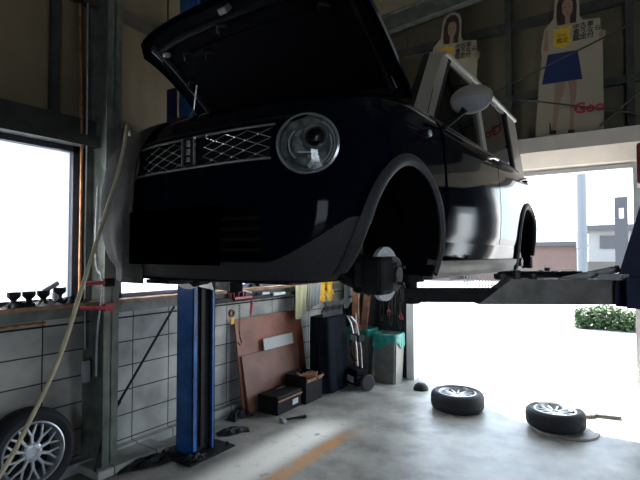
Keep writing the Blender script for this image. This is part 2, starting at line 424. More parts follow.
def wy(y, z):     # half width: the nose tucks in below the bumper
    t = min(1, max(0, (y-.30)/.45)); t = t*t*(3-2*t)
    return hp(z)-interp(TUCK, z)*(1-t)
def front_pt(phi, z, off=0):
    F = interp(FT, z)-off
    s_, c_ = math.sin(phi), math.cos(phi)
    kk = (abs(s_)**NE+abs(c_)**NE)**(-1/NE)
    y = F+(LF+off)*(1-kk*c_)
    return ((wy(y, z)+off)*kk*s_, y, z)
def front_x(x, z, off=0):
    W = wy(.1, z)+off; F = interp(FT, z)-off
    r = min(.9999, abs(x)/W)
    return (x, F+(LF+off)*(1-(1-r**NE)**(1/NE)), z)
def side_pt(y, z, sg=1, off=0):
    W = wy(y, z)+off; F = interp(FT, z)-off; R = LENF-interp(RT, z)+off
    x = W
    if y < F+LF: q = min(1, max(0, (F+LF-y)/(LF+off))); x = W*(1-q**NE)**(1/NE)
    if y > R-.35: q = min(1, max(0, (y-R+.35)/.35)); x = W*(1-q**NE)**(1/NE)
    if y > 1.4: x -= .012*((y-1.4)/1.9)**2
    return (sg*x, y, z)
AFY, ARY, AZ, AR = .565, 2.88, .330, .325

def bool_cut(o, cutters):
    for c in cutters:
        md = o.modifiers.new('cut', 'BOOLEAN'); md.object = c; md.operation = 'DIFFERENCE'; md.solver = 'EXACT'
        try: md.material_mode = 'TRANSFER'
        except Exception: pass
    dg = bpy.context.evaluated_depsgraph_get(); dg.update()
    me = bpy.data.meshes.new_from_object(o.evaluated_get(dg), depsgraph=dg)
    o.modifiers.clear(); o.data = me
    for c in cutters: bpy.data.objects.remove(c)
    me.shade_smooth(); me.set_sharp_from_angle(angle=math.radians(32))

bb = MB(); rows = []
zs = [.18, .20, .25, .30, .36, .42, .5, .58, .66, .72, .77, .81, .84, .865, .885, .90, .915, .93, .945, .96, .975, .99]
for z in zs:
    ring = [front_pt(math.radians(a), z) for a in range(-90, 91, 4)]
    F = interp(FT, z); ys = [F+LF+(LENF-.4-F-LF)*i/14 for i in range(1, 15)]
    ring += [side_pt(y, z, 1) for y in ys]
    W = abs(side_pt(LENF-.4, z)[0]); R = LENF-interp(RT, z); y0 = LENF-.4
    for a in range(6, 175, 8):
        ph = math.radians(90-a); s_, c_ = math.sin(ph), math.cos(ph)
        kk = (abs(s_)**3+abs(c_)**3)**(-1/3)
        ring.append((W*kk*s_, y0+(R-y0)*kk*c_, z))
    ring += [side_pt(y, z, -1) for y in reversed(ys)]
    rows.append([bb.bm.verts.new(p) for p in ring])
nr = len(rows[0])
for A, B in zip(rows, rows[1:]):
    for i in range(nr): bb.bm.faces.new((A[i], A[(i+1) % nr], B[(i+1) % nr], B[i]))
bb.bm.faces.new(rows[0][::-1]); bb.bm.faces.new(rows[-1])
body = bb.build('body_shell', 'paint', car, smooth=32)
bpy.context.view_layer.update()
cut = []
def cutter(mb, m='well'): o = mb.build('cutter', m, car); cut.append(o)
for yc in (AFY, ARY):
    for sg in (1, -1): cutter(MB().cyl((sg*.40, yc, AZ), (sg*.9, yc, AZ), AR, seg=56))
cutter(MB().rng(-.56, .56, .28, .93, .42, 1.2))
cutter(MB().rng(-.60, .60, 1.12, 3.10, .30, 1.2), 'seatm')
cutter(MB().rng(-.37, .37, -.2, .08, .27, .46))              # lower intake
cutter(MB().rng(-.40, .40, -.2, .10, .640, .772))           # grille recess
def lamp_frame(sg):
    x, z = sg*.535, .690; p = Vector(front_x(x, z)); q = Vector(front_x(x+.02, z)); t = (q-p).normalized()
    nrm = Vector((t.y, -t.x, 0)).normalized()
    if nrm.y > 0: nrm = -nrm
    nrm = (nrm+Vector((sg*.03, 0, .10))).normalized()
    xa = Vector((0, 0, 1)).cross(nrm).normalized(); ya = nrm.cross(xa)
    return Matrix(((xa.x, ya.x, nrm.x, p.x), (xa.y, ya.y, nrm.y, p.y), (xa.z, ya.z, nrm.z, p.z), (0, 0, 0, 1))) @ Matrix.Translation((0, 0, -.008)), xa
for sg in (1, -1):
    lm = lamp_frame(sg)[0]; cutter(MB().cyl(lm @ Vector((0, 0, -.075)), lm @ Vector((0, 0, .12)), .112, seg=48))
bpy.context.view_layer.update()
bool_cut(body, cut)

# wheel arch mouldings
def arch(yc, sg, a0, a1):
    def fn(u, v):
        a = math.radians(a0+(a1-a0)*u); r = AR-.004+.052*v
        p = side_pt(yc+r*math.cos(a), AZ+r*math.sin(a), sg, .012+.012*math.sin(v*PI))
        return p
    mb = MB(); mb.sheet(fn if sg < 0 else (lambda u, v: fn(1-u, v)), 44, 4, .03); return mb
for sg in (1, -1):
    arch(AFY, sg, -24, 200).build('wheel_arch_trim', 'clad', car, smooth=50)
    arch(ARY, sg, -10, 206).build('wheel_arch_trim', 'clad', car, smooth=50)
# side sills
for sg in (1, -1):
    def fn(u, v, sg=sg):
        y = .875+(2.51-.875)*(u if sg > 0 else 1-u); z = .165+.085*v
        return side_pt(y, max(z, .2), sg, .016-.02*(1-v)*(1 if z < .2 else .3))[:2]+(z,)
    MB().sheet(fn, 20, 5, .05).build('side_sill', 'sill', car, smooth=50)
# front bumper skin and lower cladding
def bump_fn(z0f, z1f, off, a=78):
    def fn(u, v):
        ph = math.radians(-a+2*a*u)
        x = front_pt(ph, .4)[0]
        z = z0f(x)+(z1f(x)-z0f(x))*v
        return front_pt(ph, z, off)
    return fn
MB().sheet(bump_fn(lambda x: .182, lambda x: .250+.17*min(1, max(0, (abs(x)-.42)/.24))**1.6, .012, 60), 60, 8, .02).build('bumper_lip', 'clad', car, smooth=40)
MB().rng(-.46, .46, .09, .9, .168, .179, bevel=.003).rng(-.36, -.20, .06, .2, .150, .169, bevel=.004).build('undertray', 'black', car)
sl = MB()
for z in (.30, .34, .38, .42):
    sl.tube([front_x(-.37+.74*i/24, z, -.012) for i in range(25)], .007, seg=6)
sl.build('lower_grille', 'black', car)
# bumper / bonnet shut line strip above the grille
MB().sheet(lambda u, v: front_pt(math.radians(-40+80*u), .795+.012*v, .004), 40, 2, .01).build('bonnet_seal', 'black', car)

# number plate, blacked out
MB().rng(-.350, .213, -.035, -.020, .240, .470, bevel=.003).build('number_plate', 'plate', car)
car.children[-1]['label'] = 'blank solid black number plate'

# grille
gr = MB()
gr.sheet(lambda u, v: front_x(-.40+.80*u, .640+.13*v, -.045), 24, 4, .01)
G = gr.build('grille_backing', 'black', car)
fr = MB()
for z in (.640, .772): fr.tube([front_x(-.41+.82*i/24, z, .006) for i in range(25)], .0055, seg=8)
fr.build('grille_bar', 'chrome', car, smooth=True)
def diag(x0, x1, nx, nz=2):
    mb = MB(); dx = (x1-x0)/nx; h_ = .122/nz/2; zc = .706
    def pt(i, j): return front_x(x0+dx*i/2, zc-.061+h_*j, -.012)
    for i in range(0, 2*nx+1):
        for j in range(0, 2*nz+1):
            if (i+j) % 2: continue
            for di, dj in ((1, 1), (1, -1)):
                if 0 <= i+di <= 2*nx and 0 <= j+dj <= 2*nz:
                    a_, b_ = pt(i, j), pt(i+di, j+dj); mb.tube([a_, b_], .0017, seg=5)
            if 0 < j < 2*nz and 0 < i < 2*nx: mb.sph(pt(i, j), .0058, 8)
    return mb
diag(-.385, -.045, 3, 3).build('grille_mesh', 'chrome', car)
diag(.045, .385, 3, 3).build('grille_mesh', 'chrome', car)
em = MB(); em.box((0, .006, .706), (.066, .012, .115), bevel=.004)
E_ = em.build('emblem', 'black', car)
e2 = MB(); e2.box((-.036, 0, .706), (.005, .01, .115)).box((.036, 0, .706), (.005, .01, .115))
e2.box((0, -.001, .738), (.022, .006, .028), bevel=.003).box((0, -.001, .704), (.024, .006, .026), bevel=.003).box((0, -.001, .672), (.020, .006, .020), bevel=.003)
e2.build('emblem_badge', 'chrome', E_)

# headlights
def headlight(sg):
    mt, xa = lamp_frame(sg)
    R = .114
    h = MB(); h.lathe([(R+.004, -.05), (R+.004, .008), (R-.003, .016), (R-.010, .010), (R-.012, -.02)], mt, 56)
    H_ = h.build('headlight', 'darkchrome', car, smooth=True)
    rf = MB(); rf.lathe([(R-.012, -.004), (.085, -.018), (.082, -.010), (.072, -.030), (.02, -.045), (0, -.046)], mt, 48)
    rf.build('reflector', mat_ref, H_, smooth=True)
    pj = mt @ Matrix.Translation((-sg*.0, 0, 0)) @ Matrix.Translation((.028, .030, -.01))
    pr = MB(); pr.lathe([(.050, -.03), (.052, .006), (.046, .014), (.039, .010)], pj, 40)
    pr.build('projector_ring', 'darkchrome', H_, smooth=True)
    pl = MB(); pl.lathe([(.040, .004), (.034, .016), (.020, .026), (0, .031)], pj, 32); pl.build('projector_lens', 'lens', H_, smooth=True)
    ar = MB()
    ar.tube([mt @ Vector((.070*math.cos(a), .070*math.sin(a), .0)) for a in [math.radians(v) for v in range(135, 235, 6)]], .0035, 6)
    ar.tube([mt @ Vector((.088*math.cos(a), .088*math.sin(a), .0)) for a in [math.radians(v) for v in range(-60, 25, 6)]], .003, 6)
    ar.tube([mt @ Vector((.100*math.cos(a), .100*math.sin(a), .002)) for a in [math.radians(v) for v in range(-45, 60, 6)]], .002, 6)
    ar.box(mt @ Vector((-.005, -.033, .004)), (.062, .006, .006), rot=(0, 0, math.atan2(xa.y, xa.x)))
    ar.build('lamp_trim', 'discsteel', H_, smooth=True)
    bl = MB(); random.seed(3)
    for i in range(9): bl.box(mt @ Vector((.005+.045*random.random(), -.045-.04*random.random(), -.012)), (.016, .01, .012), rot=(random.random(), random.random(), random.random()))
    bl.build('indicator_bulb', 'discsteel', H_)
    gl = MB(); gl.sheet(lambda u, v: mt @ Vector(((R-.008)*v*math.cos(2*PI*u), (R-.008)*v*math.sin(2*PI*u), .012+.024*math.cos(v*PI/2))), 48, 10, .002)
    gl.build('headlight_glass', 'clear', H_, smooth=True)
mat_ref = mat('reflector', (.26, .265, .26), .35, .15, noise=(26, .7), bump=(40, 1.0)); M['dullpaper'] = mat('dull_paper', (.42, .42, .40), .7); M['lens'] = mat('projector_black', (.004, .004, .005), .05, coat=1)
headlight(1); headlight(-1)

# doors (raised skins following the body surface)
def arch_y(z, yc):
    dz = z-AZ; r = AR+.055
    return yc-math.sqrt(max(0, r*r-dz*dz)) if abs(dz) < r else None
def door(y0f, y1f, z0, z1, sg, name, off=.006):
    def fn(u, v):
        z = z0+(z1-z0)*v; uu = u if sg > 0 else 1-u
        y = y0f(z)+(y1f(z)-y0f(z))*uu
        o_ = off+.006*math.exp(-((z-.86)/.03)**2)-.010*math.exp(-((z-.30)/.06)**2)
        return side_pt(y, z, sg, o_)
    return MB().sheet(fn, 16, 26, .012).build(name, 'paint', car, smooth=50)
def re_(z):
    a = arch_y(z, ARY); return min(2.96, a) if a else 2.96
for sg in (1, -1):
    d1 = door(lambda z: .98+.02*(z-.3), lambda z: 1.98+.03*(z-.3), .258, .972, sg, 'front_door')
    d2 = door(lambda z: 1.995+.03*(z-.3), re_, .258, .972, sg, 'rear_door')
    for d, y, hz in ((d1, 1.87, .895), (d2, 2.84, .885)):
        p = side_pt(y, hz, sg, .012)
        hm = MB(); hm.tube([(p[0]-sg*.015, y-.08, hz), (p[0]+sg*.024, y-.055, hz+.005), (p[0]+sg*.026, y+.05, hz+.007), (p[0]-sg*.015, y+.07, hz)], .009, 8)
        hm.build('door_handle', 'chrome', d, smooth=True)
    # belt moulding
    MB().tube([side_pt(.98+1.95*i/20, .975, sg, .008) for i in range(21)], .009, 8).build('belt_moulding', 'black', car, smooth=True)
    # side marker lamp
    p = side_pt(.80, .845, sg, .008)
    MB().sph(p, .017, 16, (.5, 1.1, 1)).build('side_marker_lamp', 'silver', car, smooth=True)
    # fender crease strips
    for dz in (0, .035):
        MB().tube([side_pt(.33+.62*i/16, .80+dz+.02*i/16, sg, .000) for i in range(17)], .0035, 6).build('fender_crease', 'paint', car, smooth=True)

# greenhouse
def gh(y, v, sg):   # point on the side glass plane, v 0 belt .. 1 roof rail
    W = abs(side_pt(min(y, 3.05), .975, 1)[0])
    return Vector((sg*(W-(W-.585)*v), y, .975+.485*v))
TOPF, TOPR = 1.40, 3.10
def ypil(b, t, v): return b+(t-b)*v
def pillar(b0, b1, t0, t1, sg, name, m, off=.004, v0=0, v1=1):
    def fn(u, v):
        vv = v0+(v1-v0)*v
        uu = u if sg > 0 else 1-u
        y = ypil(b0, t0, vv)*(1-uu)+ypil(b1, t1, vv)*uu
        p = gh(y, vv, sg); return (p.x+sg*off, p.y, p.z)
    return MB().sheet(fn, 4, 12, .04).build(name, m, car, smooth=50)
for sg in (1, -1):
    pillar(.90, 1.03, TOPF-.04, TOPF+.05, sg, 'front_pillar', 'white')
    pillar(1.94, 2.03, 1.94, 2.00, sg, 'centre_pillar', 'white')
    pillar(2.90, 3.22, 2.82, 3.10, sg, 'rear_pillar', 'white')
    pillar(1.03, 1.07, TOPF+.06, TOPF+.10, sg, 'window_frame', 'black', .003)
    pillar(1.03, 1.94, TOPF+.05, 1.94, sg, 'side_window', 'glass', -.012, .0, .94)
    pillar(2.03, 2.90, 2.00, 2.82, sg, 'side_window', 'glass', -.012, .0, .94)
    pillar(2.03, 2.06, 2.00, 2.03, sg, 'window_frame', 'black', .003)
    pillar(2.84, 2.90, 2.76, 2.82, sg, 'window_frame', 'black', .003)
    # rail of the roof
    rr = MB(); pts = []
    for i in range(21):
        y = TOPF-.02+(TOPR+.04-TOPF)*i/20; pts.append((sg*.588, y, 1.462+.012*math.sin(PI*i/20)))
    rr.tube(pts, .016, 8); rr.build('roof_rail', 'white', car, smooth=True)
def rooffn(u, v):
    a = -1+2*u; x = .585*a
    yf = TOPF-.09*(1-a*a); yr = TOPR+.05*(1-a*a)+.03
    y = yf+(yr-yf)*v
    return (x, y, 1.468+.055*(1-a*a)*(.35+.65*math.sin(PI*min(1, max(0, v))**.8))+.012*math.sin(PI*v))
MB().sheet(rooffn, 20, 20, .04).build('roof', 'white', car, smooth=50)
def wsfn(u, v):
    a = -1+2*u
    bot = Vector((.665*a, .93-.13*(1-a*a), .985)); top = Vector((.57*a, TOPF-.02-.09*(1-a*a), 1.462+.02*(1-a*a)))
    return bot.lerp(top, v)
MB().sheet(wsfn, 20, 10, .005).build('windscreen', 'glass', car, smooth=50)
def wsb(s0, s1, v0, v1):
    return lambda u, v: Vector(wsfn(s0+(s1-s0)*u, v0+(v1-v0)*v))+Vector((0, -.003, .002))
ws = MB(); ws.sheet(wsb(.05, .085, 0, 1), 2, 10, .004); ws.sheet(wsb(.915, .95, 0, 1), 2, 10, .004); ws.sheet(wsb(0, 1, .0, .06), 20, 2, .004)
for a0, a1 in ((0, .05), (.95, 1)):
    MB().sheet(lambda u, v: Vector(wsfn(a0+(a1-a0)*u, v))+Vector((0, -.012, .006)), 3, 10, .02).build('pillar_face', 'white', car, smooth=50)
ws.build('windscreen_border', 'black', car, smooth=50)
def rwfn(u, v):
    a = -1+2*u
    bot = Vector((.62*a, 3.27+.05*(1-a*a), .985)); top = Vector((.56*a, 3.09+.05*(1-a*a), 1.46)); return bot.lerp(top, v)
MB().sheet(lambda u, v: rwfn(1-u, v), 16, 8, .006).build('rear_window', 'glass', car, smooth=50)
MB().rng(-.60, .60, 3.18, 3.25, .80, .985).build('tailgate_sill', 'paint', car)
# cowl, wipers, dashboard, seats
MB().sheet(lambda u, v: (-.62+1.24*u, .84+.16*v-.1*(1-(2*u-1)**2), .945+.03*v), 16, 3, .02).build('cowl_panel', 'black', car)
MB().tube([(-.1, .86, .975), (.15, .88, 1.0), (.45, .93, 1.02)], .006).build('wiper', 'black', car)
MB().rng(-.60, .60, 1.13, 1.40, .70, .93, bevel=.04).build('dashboard', 'seatm', car)
for sx in (-.32, .32):
    s1 = MB(); s1.box((sx, 1.85, .42), (.45, .48, .14), bevel=.04).box((sx, 2.12, .78), (.44, .12, .62), rot=(-.2, 0, 0), bevel=.04)
    s1.box((sx, 2.20, 1.17), (.24, .08, .16), rot=(-.2, 0, 0), bevel=.03)
    s1.build('seat', 'seatm', car, smooth=40)
MB().lathe([(.17, -.012), (.182, 0), (.17, .012), (.158, 0)], Matrix.Translation((.32, 1.50, .95)) @ Euler((-1.1, 0, 0)).to_matrix().to_4x4(), 28, closed=True).build('steering_wheel', 'black', car, smooth=True)

# door mirrors
for sg in (1, -1):
    mm = MB(); c = Vector((sg*.82, 1.12, 1.075))
    mm.sph(c, .1, 24, (1.10, .55, .70))
    o = mm.build('door_mirror', 'white', car, smooth=True)
    m2 = MB(); m2.tube([(sg*.68, 1.10, .945), (sg*.72, 1.10, .965), (sg*.775, 1.095, 1.0), (sg*.80, 1.09, 1.02)], [.016, .013, .014, .02], 10)
    m2.build('mirror_arm', 'black', o, smooth=True)
    m3 = MB(); m3.sph((c.x, c.y+.035, c.z), .1, 20, (.98, .28, .60)); m3.build('mirror_glass', 'glass', o, smooth=True)
    m4 = MB(); m4.sph((c.x, c.y-.004, c.z-.012), .1, 24, (1.06, .52, .66)); m4.build('mirror_shell', 'grey', o, smooth=True)

# bonnet, open
HA = math.radians(41); HY, HZ = .79, 1.045
hm4 = Matrix.Translation((0, HY, HZ)) @ Matrix(((1, 0, 0, 0), (0, -math.cos(HA), -math.sin(HA), 0), (0, math.sin(HA), -math.cos(HA), 0), (0, 0, 0, 1)))
# hood local: x across, y along from the hinge to the nose, z = downwards face (underside is +z)
def hl(a): return .60+.12*(1-abs(a)**3.2)**(1/3.2) if abs(a) < 1 else .60
def hoodp(a, b, dz=0, sx=.665):
    L_ = hl(a)
    return hm4 @ Vector((sx*a, b*L_, .045*a*a*(.4+.6*b)-.05*(1-a*a)*(1-b)+.07*b**4+.02*abs(a)**8+dz))
hb_ = MB(); hb_.sheet(lambda u, v: hoodp(1-2*u, v, 0), 40, 16, .012)
hood = hb_.build('bonnet', 'paint', car, smooth=50)
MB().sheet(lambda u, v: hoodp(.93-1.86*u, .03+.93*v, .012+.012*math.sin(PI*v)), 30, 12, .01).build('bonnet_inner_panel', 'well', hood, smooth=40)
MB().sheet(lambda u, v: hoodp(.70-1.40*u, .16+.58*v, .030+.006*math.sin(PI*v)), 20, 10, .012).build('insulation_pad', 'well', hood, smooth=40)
ribs = MB()
for a in (-.86, .86): ribs.tube([hoodp(a, .08+.84*i/12, .030) for i in range(13)], .014, 8)
for b in (.08, .86): ribs.tube([hoodp(-.86+1.72*i/24, b, .032) for i in range(25)], .016, 8)
for a, b in ((-.70, .76), (-.52, .70), (.6, .76), (-.25, .84), (-.86, .55)):
    ribs.tube([hoodp(a, b-.05, .04), hoodp(a+.05, b, .045), hoodp(a+.10, b-.03, .04)], .012, 8)
ribs.build('bonnet_frame', 'hoodframe', hood, smooth=True) if 'hoodframe' in M else None
lt = MB()
lt.box(hoodp(-.05, .92, .045), (.05, .03, .05), rot=(-HA, 0, 0), bevel=.005)
lt.build('bonnet_latch', 'darkchrome', hood)
for a in (-.905, .905):
    l2 = MB(); l2.tube([hoodp(a, .10+.8*i/10, .026) for i in range(11)], .0035, 6); l2.build('bonnet_weatherstrip', 'grey', hood)
for a in (-.80, .80): MB().lathe([(.020, 0), (.022, .014), (.014, .02), (.012, .012), (0, .012)], Matrix.Translation(hoodp(a, .82, .04)) @ Euler((PI+HA-.5, 0, 0)).to_matrix().to_4x4(), 16).build('rubber_stop', 'grey', hood)
MB().tube([(-.56, .32, .84), (-.555, .50, 1.10), tuple(hoodp(-.78, .50, .04))], .005, 8).build('bonnet_prop', 'darkchrome', car, smooth=True)
# engine bay contents
eb = MB(); eb.box((.02, .58, .66), (.5, .4, .3), bevel=.03).box((-.38, .60, .72), (.2, .26, .2), bevel=.02).cyl((.36, .72, .6), (.36, .72, .84), .08)
eb.tube([(.1, .5, .8), (.2, .42, .86), (.38, .45, .84), (.42, .60, .84)], .03, 10)
eb.build('engine', 'iron', car)

# running gear: struts, hubs, discs, arms, axle, exhaust
def ycyl(mb, y, z, x0, x1, r, seg=32): mb.cyl((x0, y, z), (x1, y, z), r, seg=seg); return mb
for sg in (1, -1):
    hy, hz = .535, .20
    sr = MB(); sr.cyl((sg*.50, hy-.02, .26), (sg*.47, hy+.02, .72), .028).cyl((sg*.495, hy-.01, .40), (sg*.475, hy+.015, .70), .012)
    pts = [(sg*(.493-.02*t)+.055*math.cos(t*2*PI*5), hy-.0+.055*math.sin(t*2*PI*5), .42+.24*t) for t in [i/60 for i in range(61)]]
    sr.tube(pts, .007, 6); sr.build('front_strut', 'iron', car)
    dk = MB(); dk.lathe([(.06, -.01), (.115, -.01), (.115, .01), (.06, .01)], Matrix.Translation((sg*.625, hy, hz)) @ Euler((0, PI/2, 0)).to_matrix().to_4x4(), 48, closed=True)
    dk.build('brake_disc', 'discsteel', car, smooth=True)
    hb2 = MB(); ycyl(hb2, hy, hz, sg*.60, sg*.675, .074); ycyl(hb2, hy, hz, sg*.675, sg*.695, .032)
    for i in range(4): a = i*PI/2+.6; ycyl(hb2, hy+.05*math.cos(a), hz+.05*math.sin(a), sg*.67, sg*.70, .007, 8)
    hb2.build('wheel_hub', 'iron', car)
    ca = MB(); ca.box((sg*.632, hy-.075, hz-.005), (.10, .12, .155), bevel=.02).box((sg*.57, hy-.06, hz), (.06, .12, .10), bevel=.01)
    ca.build('brake_caliper', 'under', car)
    kn = MB(); kn.box((sg*.54, hy, hz+.0), (.10, .11, .17), bevel=.02); kn.cyl((sg*.12, hy, hz+.05), (sg*.55, hy, hz), .022)
    kn.cyl((sg*.57, hy-.01, .12), (sg*.36, hy-.06, .215), .022).cyl((sg*.57, hy+.0, .12), (sg*.34, hy+.20, .215), .020).cyl((sg*.56, hy+.06, .16), (sg*.25, hy+.10, .18), .011)
    kn.build('suspension_arm', 'under', car)
    dr = MB(); ycyl(dr, ARY, .22, sg*.56, sg*.66, .10); ycyl(dr, ARY, .22, sg*.66, sg*.685, .035); dr.box((sg*.52, ARY-.12, .20), (.07, .42, .06), bevel=.01)
    dr.cyl((sg*.50, ARY+.06, .20), (sg*.48, ARY+.08, .62), .026)
    dr.build('rear_brake_drum', 'iron', car)
ub = MB(); ub.rng(-.55, .55, 1.0, 2.4, .155, .18).cyl((-.5, ARY, .20), (.5, ARY, .20), .035).tube([(.12, 1.1, .15), (.12, 1.5, .14), (.18, 2.3, .12), (.3, 3.0, .16), (.32, 3.3, .18)], .024, 10)
ub.rng(-.45, .35, 1.75, 2.35, .115, .14, bevel=.01); ub.build('underbody', 'under', car)
rb = MB(); rb.sheet(lambda u, v: (-(.66-1.32*u) , LENF+.012-.10*abs(2*u-1)**3, .16+.28*v), 20, 4, .03); rb.build('rear_bumper', 'clad', car)
for sg in (1, -1): MB().rng(sg*.60-.035, sg*.60+.035, LENF-.10, LENF+.005, .60, .84, bevel=.012).build('tail_lamp', 'pink', car)

# fender cover cloth over the far corner
def cloth_fn(u, v):
    ph = math.radians(-28-60*min(1, u/.62)); zt = .985
    vv = max(0, (v-.14)/.86)
    z = .955-(.955-.150)*vv
    off = .018+.25*min(1, u/.6)**1.2+.016*math.sin(u*26+2.5*math.sin(v*4))*(.4+.6*vv)*min(1, u*6)+.006*math.sin(v*9+u*15)*min(1, u*6)
    zz = max(.22, z)
    if u < .62: p = Vector(front_pt(ph, zz, off))
    else: p = Vector(side_pt(.53+(u-.62)*1.35, zz, -1, off))
    x0, z0 = -.515, .712
    bl = math.exp(-(((p.x-x0)/.14)**2+((z-z0)/.14)**2)); p.y -= .018*bl
    p.z = z
    if v < .14:
        k_ = v/.14; inn = Vector((p.x*.80, p.y+.13, zt+.008+.008*math.sin(u*17)))
        p.z = .975; p = inn.lerp(p, k_)
    return p
ck = MB().sheet(cloth_fn, 90, 60, .006).build('fender_cover', 'cloth', smooth=60, loc=CAR)
tag(ck, 'brown-grey cloth fender cover draped over the far front corner of the navy car', 'fender cover')
hp_ = [(-2.075, 1.44, 2.19), (-2.0, 1.374, 2.209), (-1.903, 1.283, 2.042), (-1.881, 1.225, 1.879), (-1.879, 1.155, 1.663), (-1.883, 1.08, 1.418), (-1.867, 0.995, 1.193), (-1.869, 0.886, 0.973), (-1.861, 0.783, 0.816), (-1.76, 0.45, 0.5), (-1.72, 0.32, 0.2), (-1.8, 0.15, 0.012), (-2.1, -0.2, 0.012), (-2.1, -0.7, 0.012)]
def smoothpts(P, k=6):
    out = []; P = [Vector(p) for p in P]
    for i in range(len(P)-1):
        a, b, c, d = P[max(i-1, 0)], P[i], P[i+1], P[min(i+2, len(P)-1)]
        for j in range(k):
            t = j/k
            out.append(.5*((2*b)+(-a+c)*t+(2*a-5*b+4*c-d)*t*t+(-a+3*b-3*c+d)*t**3))
    return out+[P[-1]]
tag(MB().tube(smoothpts(hp_), .0085, 8).build('air_hose', 'hose', smooth=True), 'cream air hose hanging from the car nose down to the floor at left', 'hose')

# ---------------------------------------------------------------- two post lift
def lift_post(side):
    sx = 1 if side == 'L' else -1       # channel opens towards +sx
    x = -3.14 if sx > 0 else .265
    lab = ('blue lift post standing against the concrete block wall behind the car nose' if sx > 0 else
           'lift post at the right edge carrying the grey swing arm and navy gusset')
    t = thing('lift_post', (x, 2.76, 0), lab, 'car lift post')
    m = MB(); m.rng(0, sx*.19, -.125, -.117, 0, 3.95).rng(0, sx*.19, .105, .113, 0, 3.95).rng(0, sx*.008, -.125, .113, 0, 3.95)
    m.rng(sx*.182, sx*.19, -.125, -.08, 0, 3.95).rng(sx*.182, sx*.19, .085, .113, 0, 3.95)
    m.build('column', 'blue', t)
    MB().rng(sx*.012, sx*.15, -.10, .10, .02, 3.9).build('channel_dark_fill', 'black', t)  # black box added for the shade inside the channel
    ch = MB(); ch.rng(sx*.152, sx*.17, -.02, .02, .05, 3.8); ch.build('lift_chain', 'black', t)
    b = MB(); b.rng(-sx*.11, sx*.30, -.24, .24, 0, .015)
    for q in (-.2, .2):
        for w in (-.06, .25): b.cyl((sx*w, q, .012), (sx*w, q, .04), .014, seg=8)
    b.build('base_plate', 'black', t)
    c = MB()
    if sx > 0: c.rng(-.10, .0, -.17, -.145, 1.45, 2.97).rng(.151, .185, -.075, .08, 1.6, 2.95)
    else: c.rng(-.185, -.151, -.075, .08, 1.2, 2.3)
    c.rng(sx*.19, sx*.31, -.20, .20, 1.36, 1.50)
    prof = [(0, 0), (.165, 0), (.165, .10), (.02, .62), (0, .62)]
    for yy in (-.13, .10):
        mt = Matrix(((sx, 0, 0, sx*.19), (0, 0, 1, yy), (0, 1, 0, 1.36), (0, 0, 0, 1)))
        c.prism(prof, .012, mt)
    c.prism([(.145, .0), (.165, 0), (.165, .10), (.02, .62), (.0, .62)], .22, Matrix(((sx, 0, 0, sx*.19), (0, 0, 1, -.12), (0, 1, 0, 1.36), (0, 0, 0, 1))))
    c.build('carriage', 'navy', t)
    g_ = MB(); g_.rng(sx*.19, sx*.262, -.11, .09, 1.93, 2.12, bevel=.01); g_.build('door_guard', 'red', t)
    # swing arms: outer box, inner sliding tube, pad
    def arm(p0, p1, p2, z0, z1, m1, h0=.0):
        p0, p1, p2 = Vector(p0), Vector(p1), Vector(p2)
        d = (p1-p0); L1 = d.length; ang = math.atan2(d.y, d.x); W_ = .055
        o = MB(); H_ = z1-z0
        mt = Matrix.Translation((p0.x, p0.y, z0)) @ Euler((0, 0, ang)).to_matrix().to_4x4() @ Matrix(((1, 0, 0, 0), (0, 0, -1, W_), (0, 1, 0, 0), (0, 0, 0, 1)))
        cut_ = .155
        o.prism([(0, 0), (L1, 0), (L1-cut_, H_), (0, H_)], W_*2, mt)
        A = o.build('swing_arm', m1, t)
        e = MB(); L2 = (p2-p0).length
        mt2 = Matrix.Translation((p0.x, p0.y, z0+.008)) @ Euler((0, 0, ang)).to_matrix().to_4x4() @ Matrix(((1, 0, 0, 0), (0, 0, -1, W_*.75), (0, 1, 0, 0), (0, 0, 0, 1)))
        e.prism([(L1-.2, 0), (L2, 0), (L2, H_*.55), (L1-.2, H_*.55)], W_*1.5, mt2)
        B = e.build('arm_extension', 'under', A)
        p = MB(); ux = Vector((math.cos(ang), math.sin(ang)))
        q = Vector((p2.x, p2.y)) - ux*.04
        p.cyl((q.x, q.y, z0+.02), (q.x, q.y, 1.485), .028, seg=16).cyl((q.x, q.y, 1.47), (q.x, q.y, 1.505), .062, seg=24)
        p.cyl((q.x, q.y, z0-.0), (q.x, q.y, z0+.03), .045, seg=16)
        p.build('lift_pad', 'black', A)
        r1 = p1-ux.to_3d()*.30
        for s in (.02, .10, .17): MB().cyl((r1.x+ux.x*s, r1.y+ux.y*s, z1-.005), (r1.x+ux.x*s, r1.y+ux.y*s, z1+.022+.02*(s == .1)), .018, seg=10).build('arm_bolt', 'iron', A)
        return A
    if sx > 0:
        arm((.27, -.14, 0), (.80, -.42, 0), (1.06, -.56, 0), 1.365, 1.48, 'armgrey')
        arm((.27, .14, 0), (.70, .62, 0), (.96, .95, 0), 1.40, 1.46, 'armgrey')
    else:
        arm((-.345, -.02, 0), (-.93, -.385, 0), (-1.225, -.573, 0), 1.365, 1.484, 'armgrey')
        arm((-.30, .20, 0), (-.90, .90, 0), (-1.20, 1.25, 0), 1.405, 1.475, 'under')
        rs = MB(); rs.cyl((-.34, -.06, 1.535), (-.58, -.12, 1.475), .017).cyl((-.58, -.12, 1.475), (-.72, -.03, 1.475), .012)
        rs.rng(-.42, -.30, -.16, .12, 1.484, 1.512)
        rs.build('arm_lock_bar', 'armlight', t)
        rk = MB(); rk.box((-.74, .02, 1.497), (.26, .12, .03), rot=(0, 0, .6), bevel=.008).box((-.55, .0, 1.50), (.10, .10, .035), bevel=.01)
        rk.build('arm_gear', 'under', t)
    return t
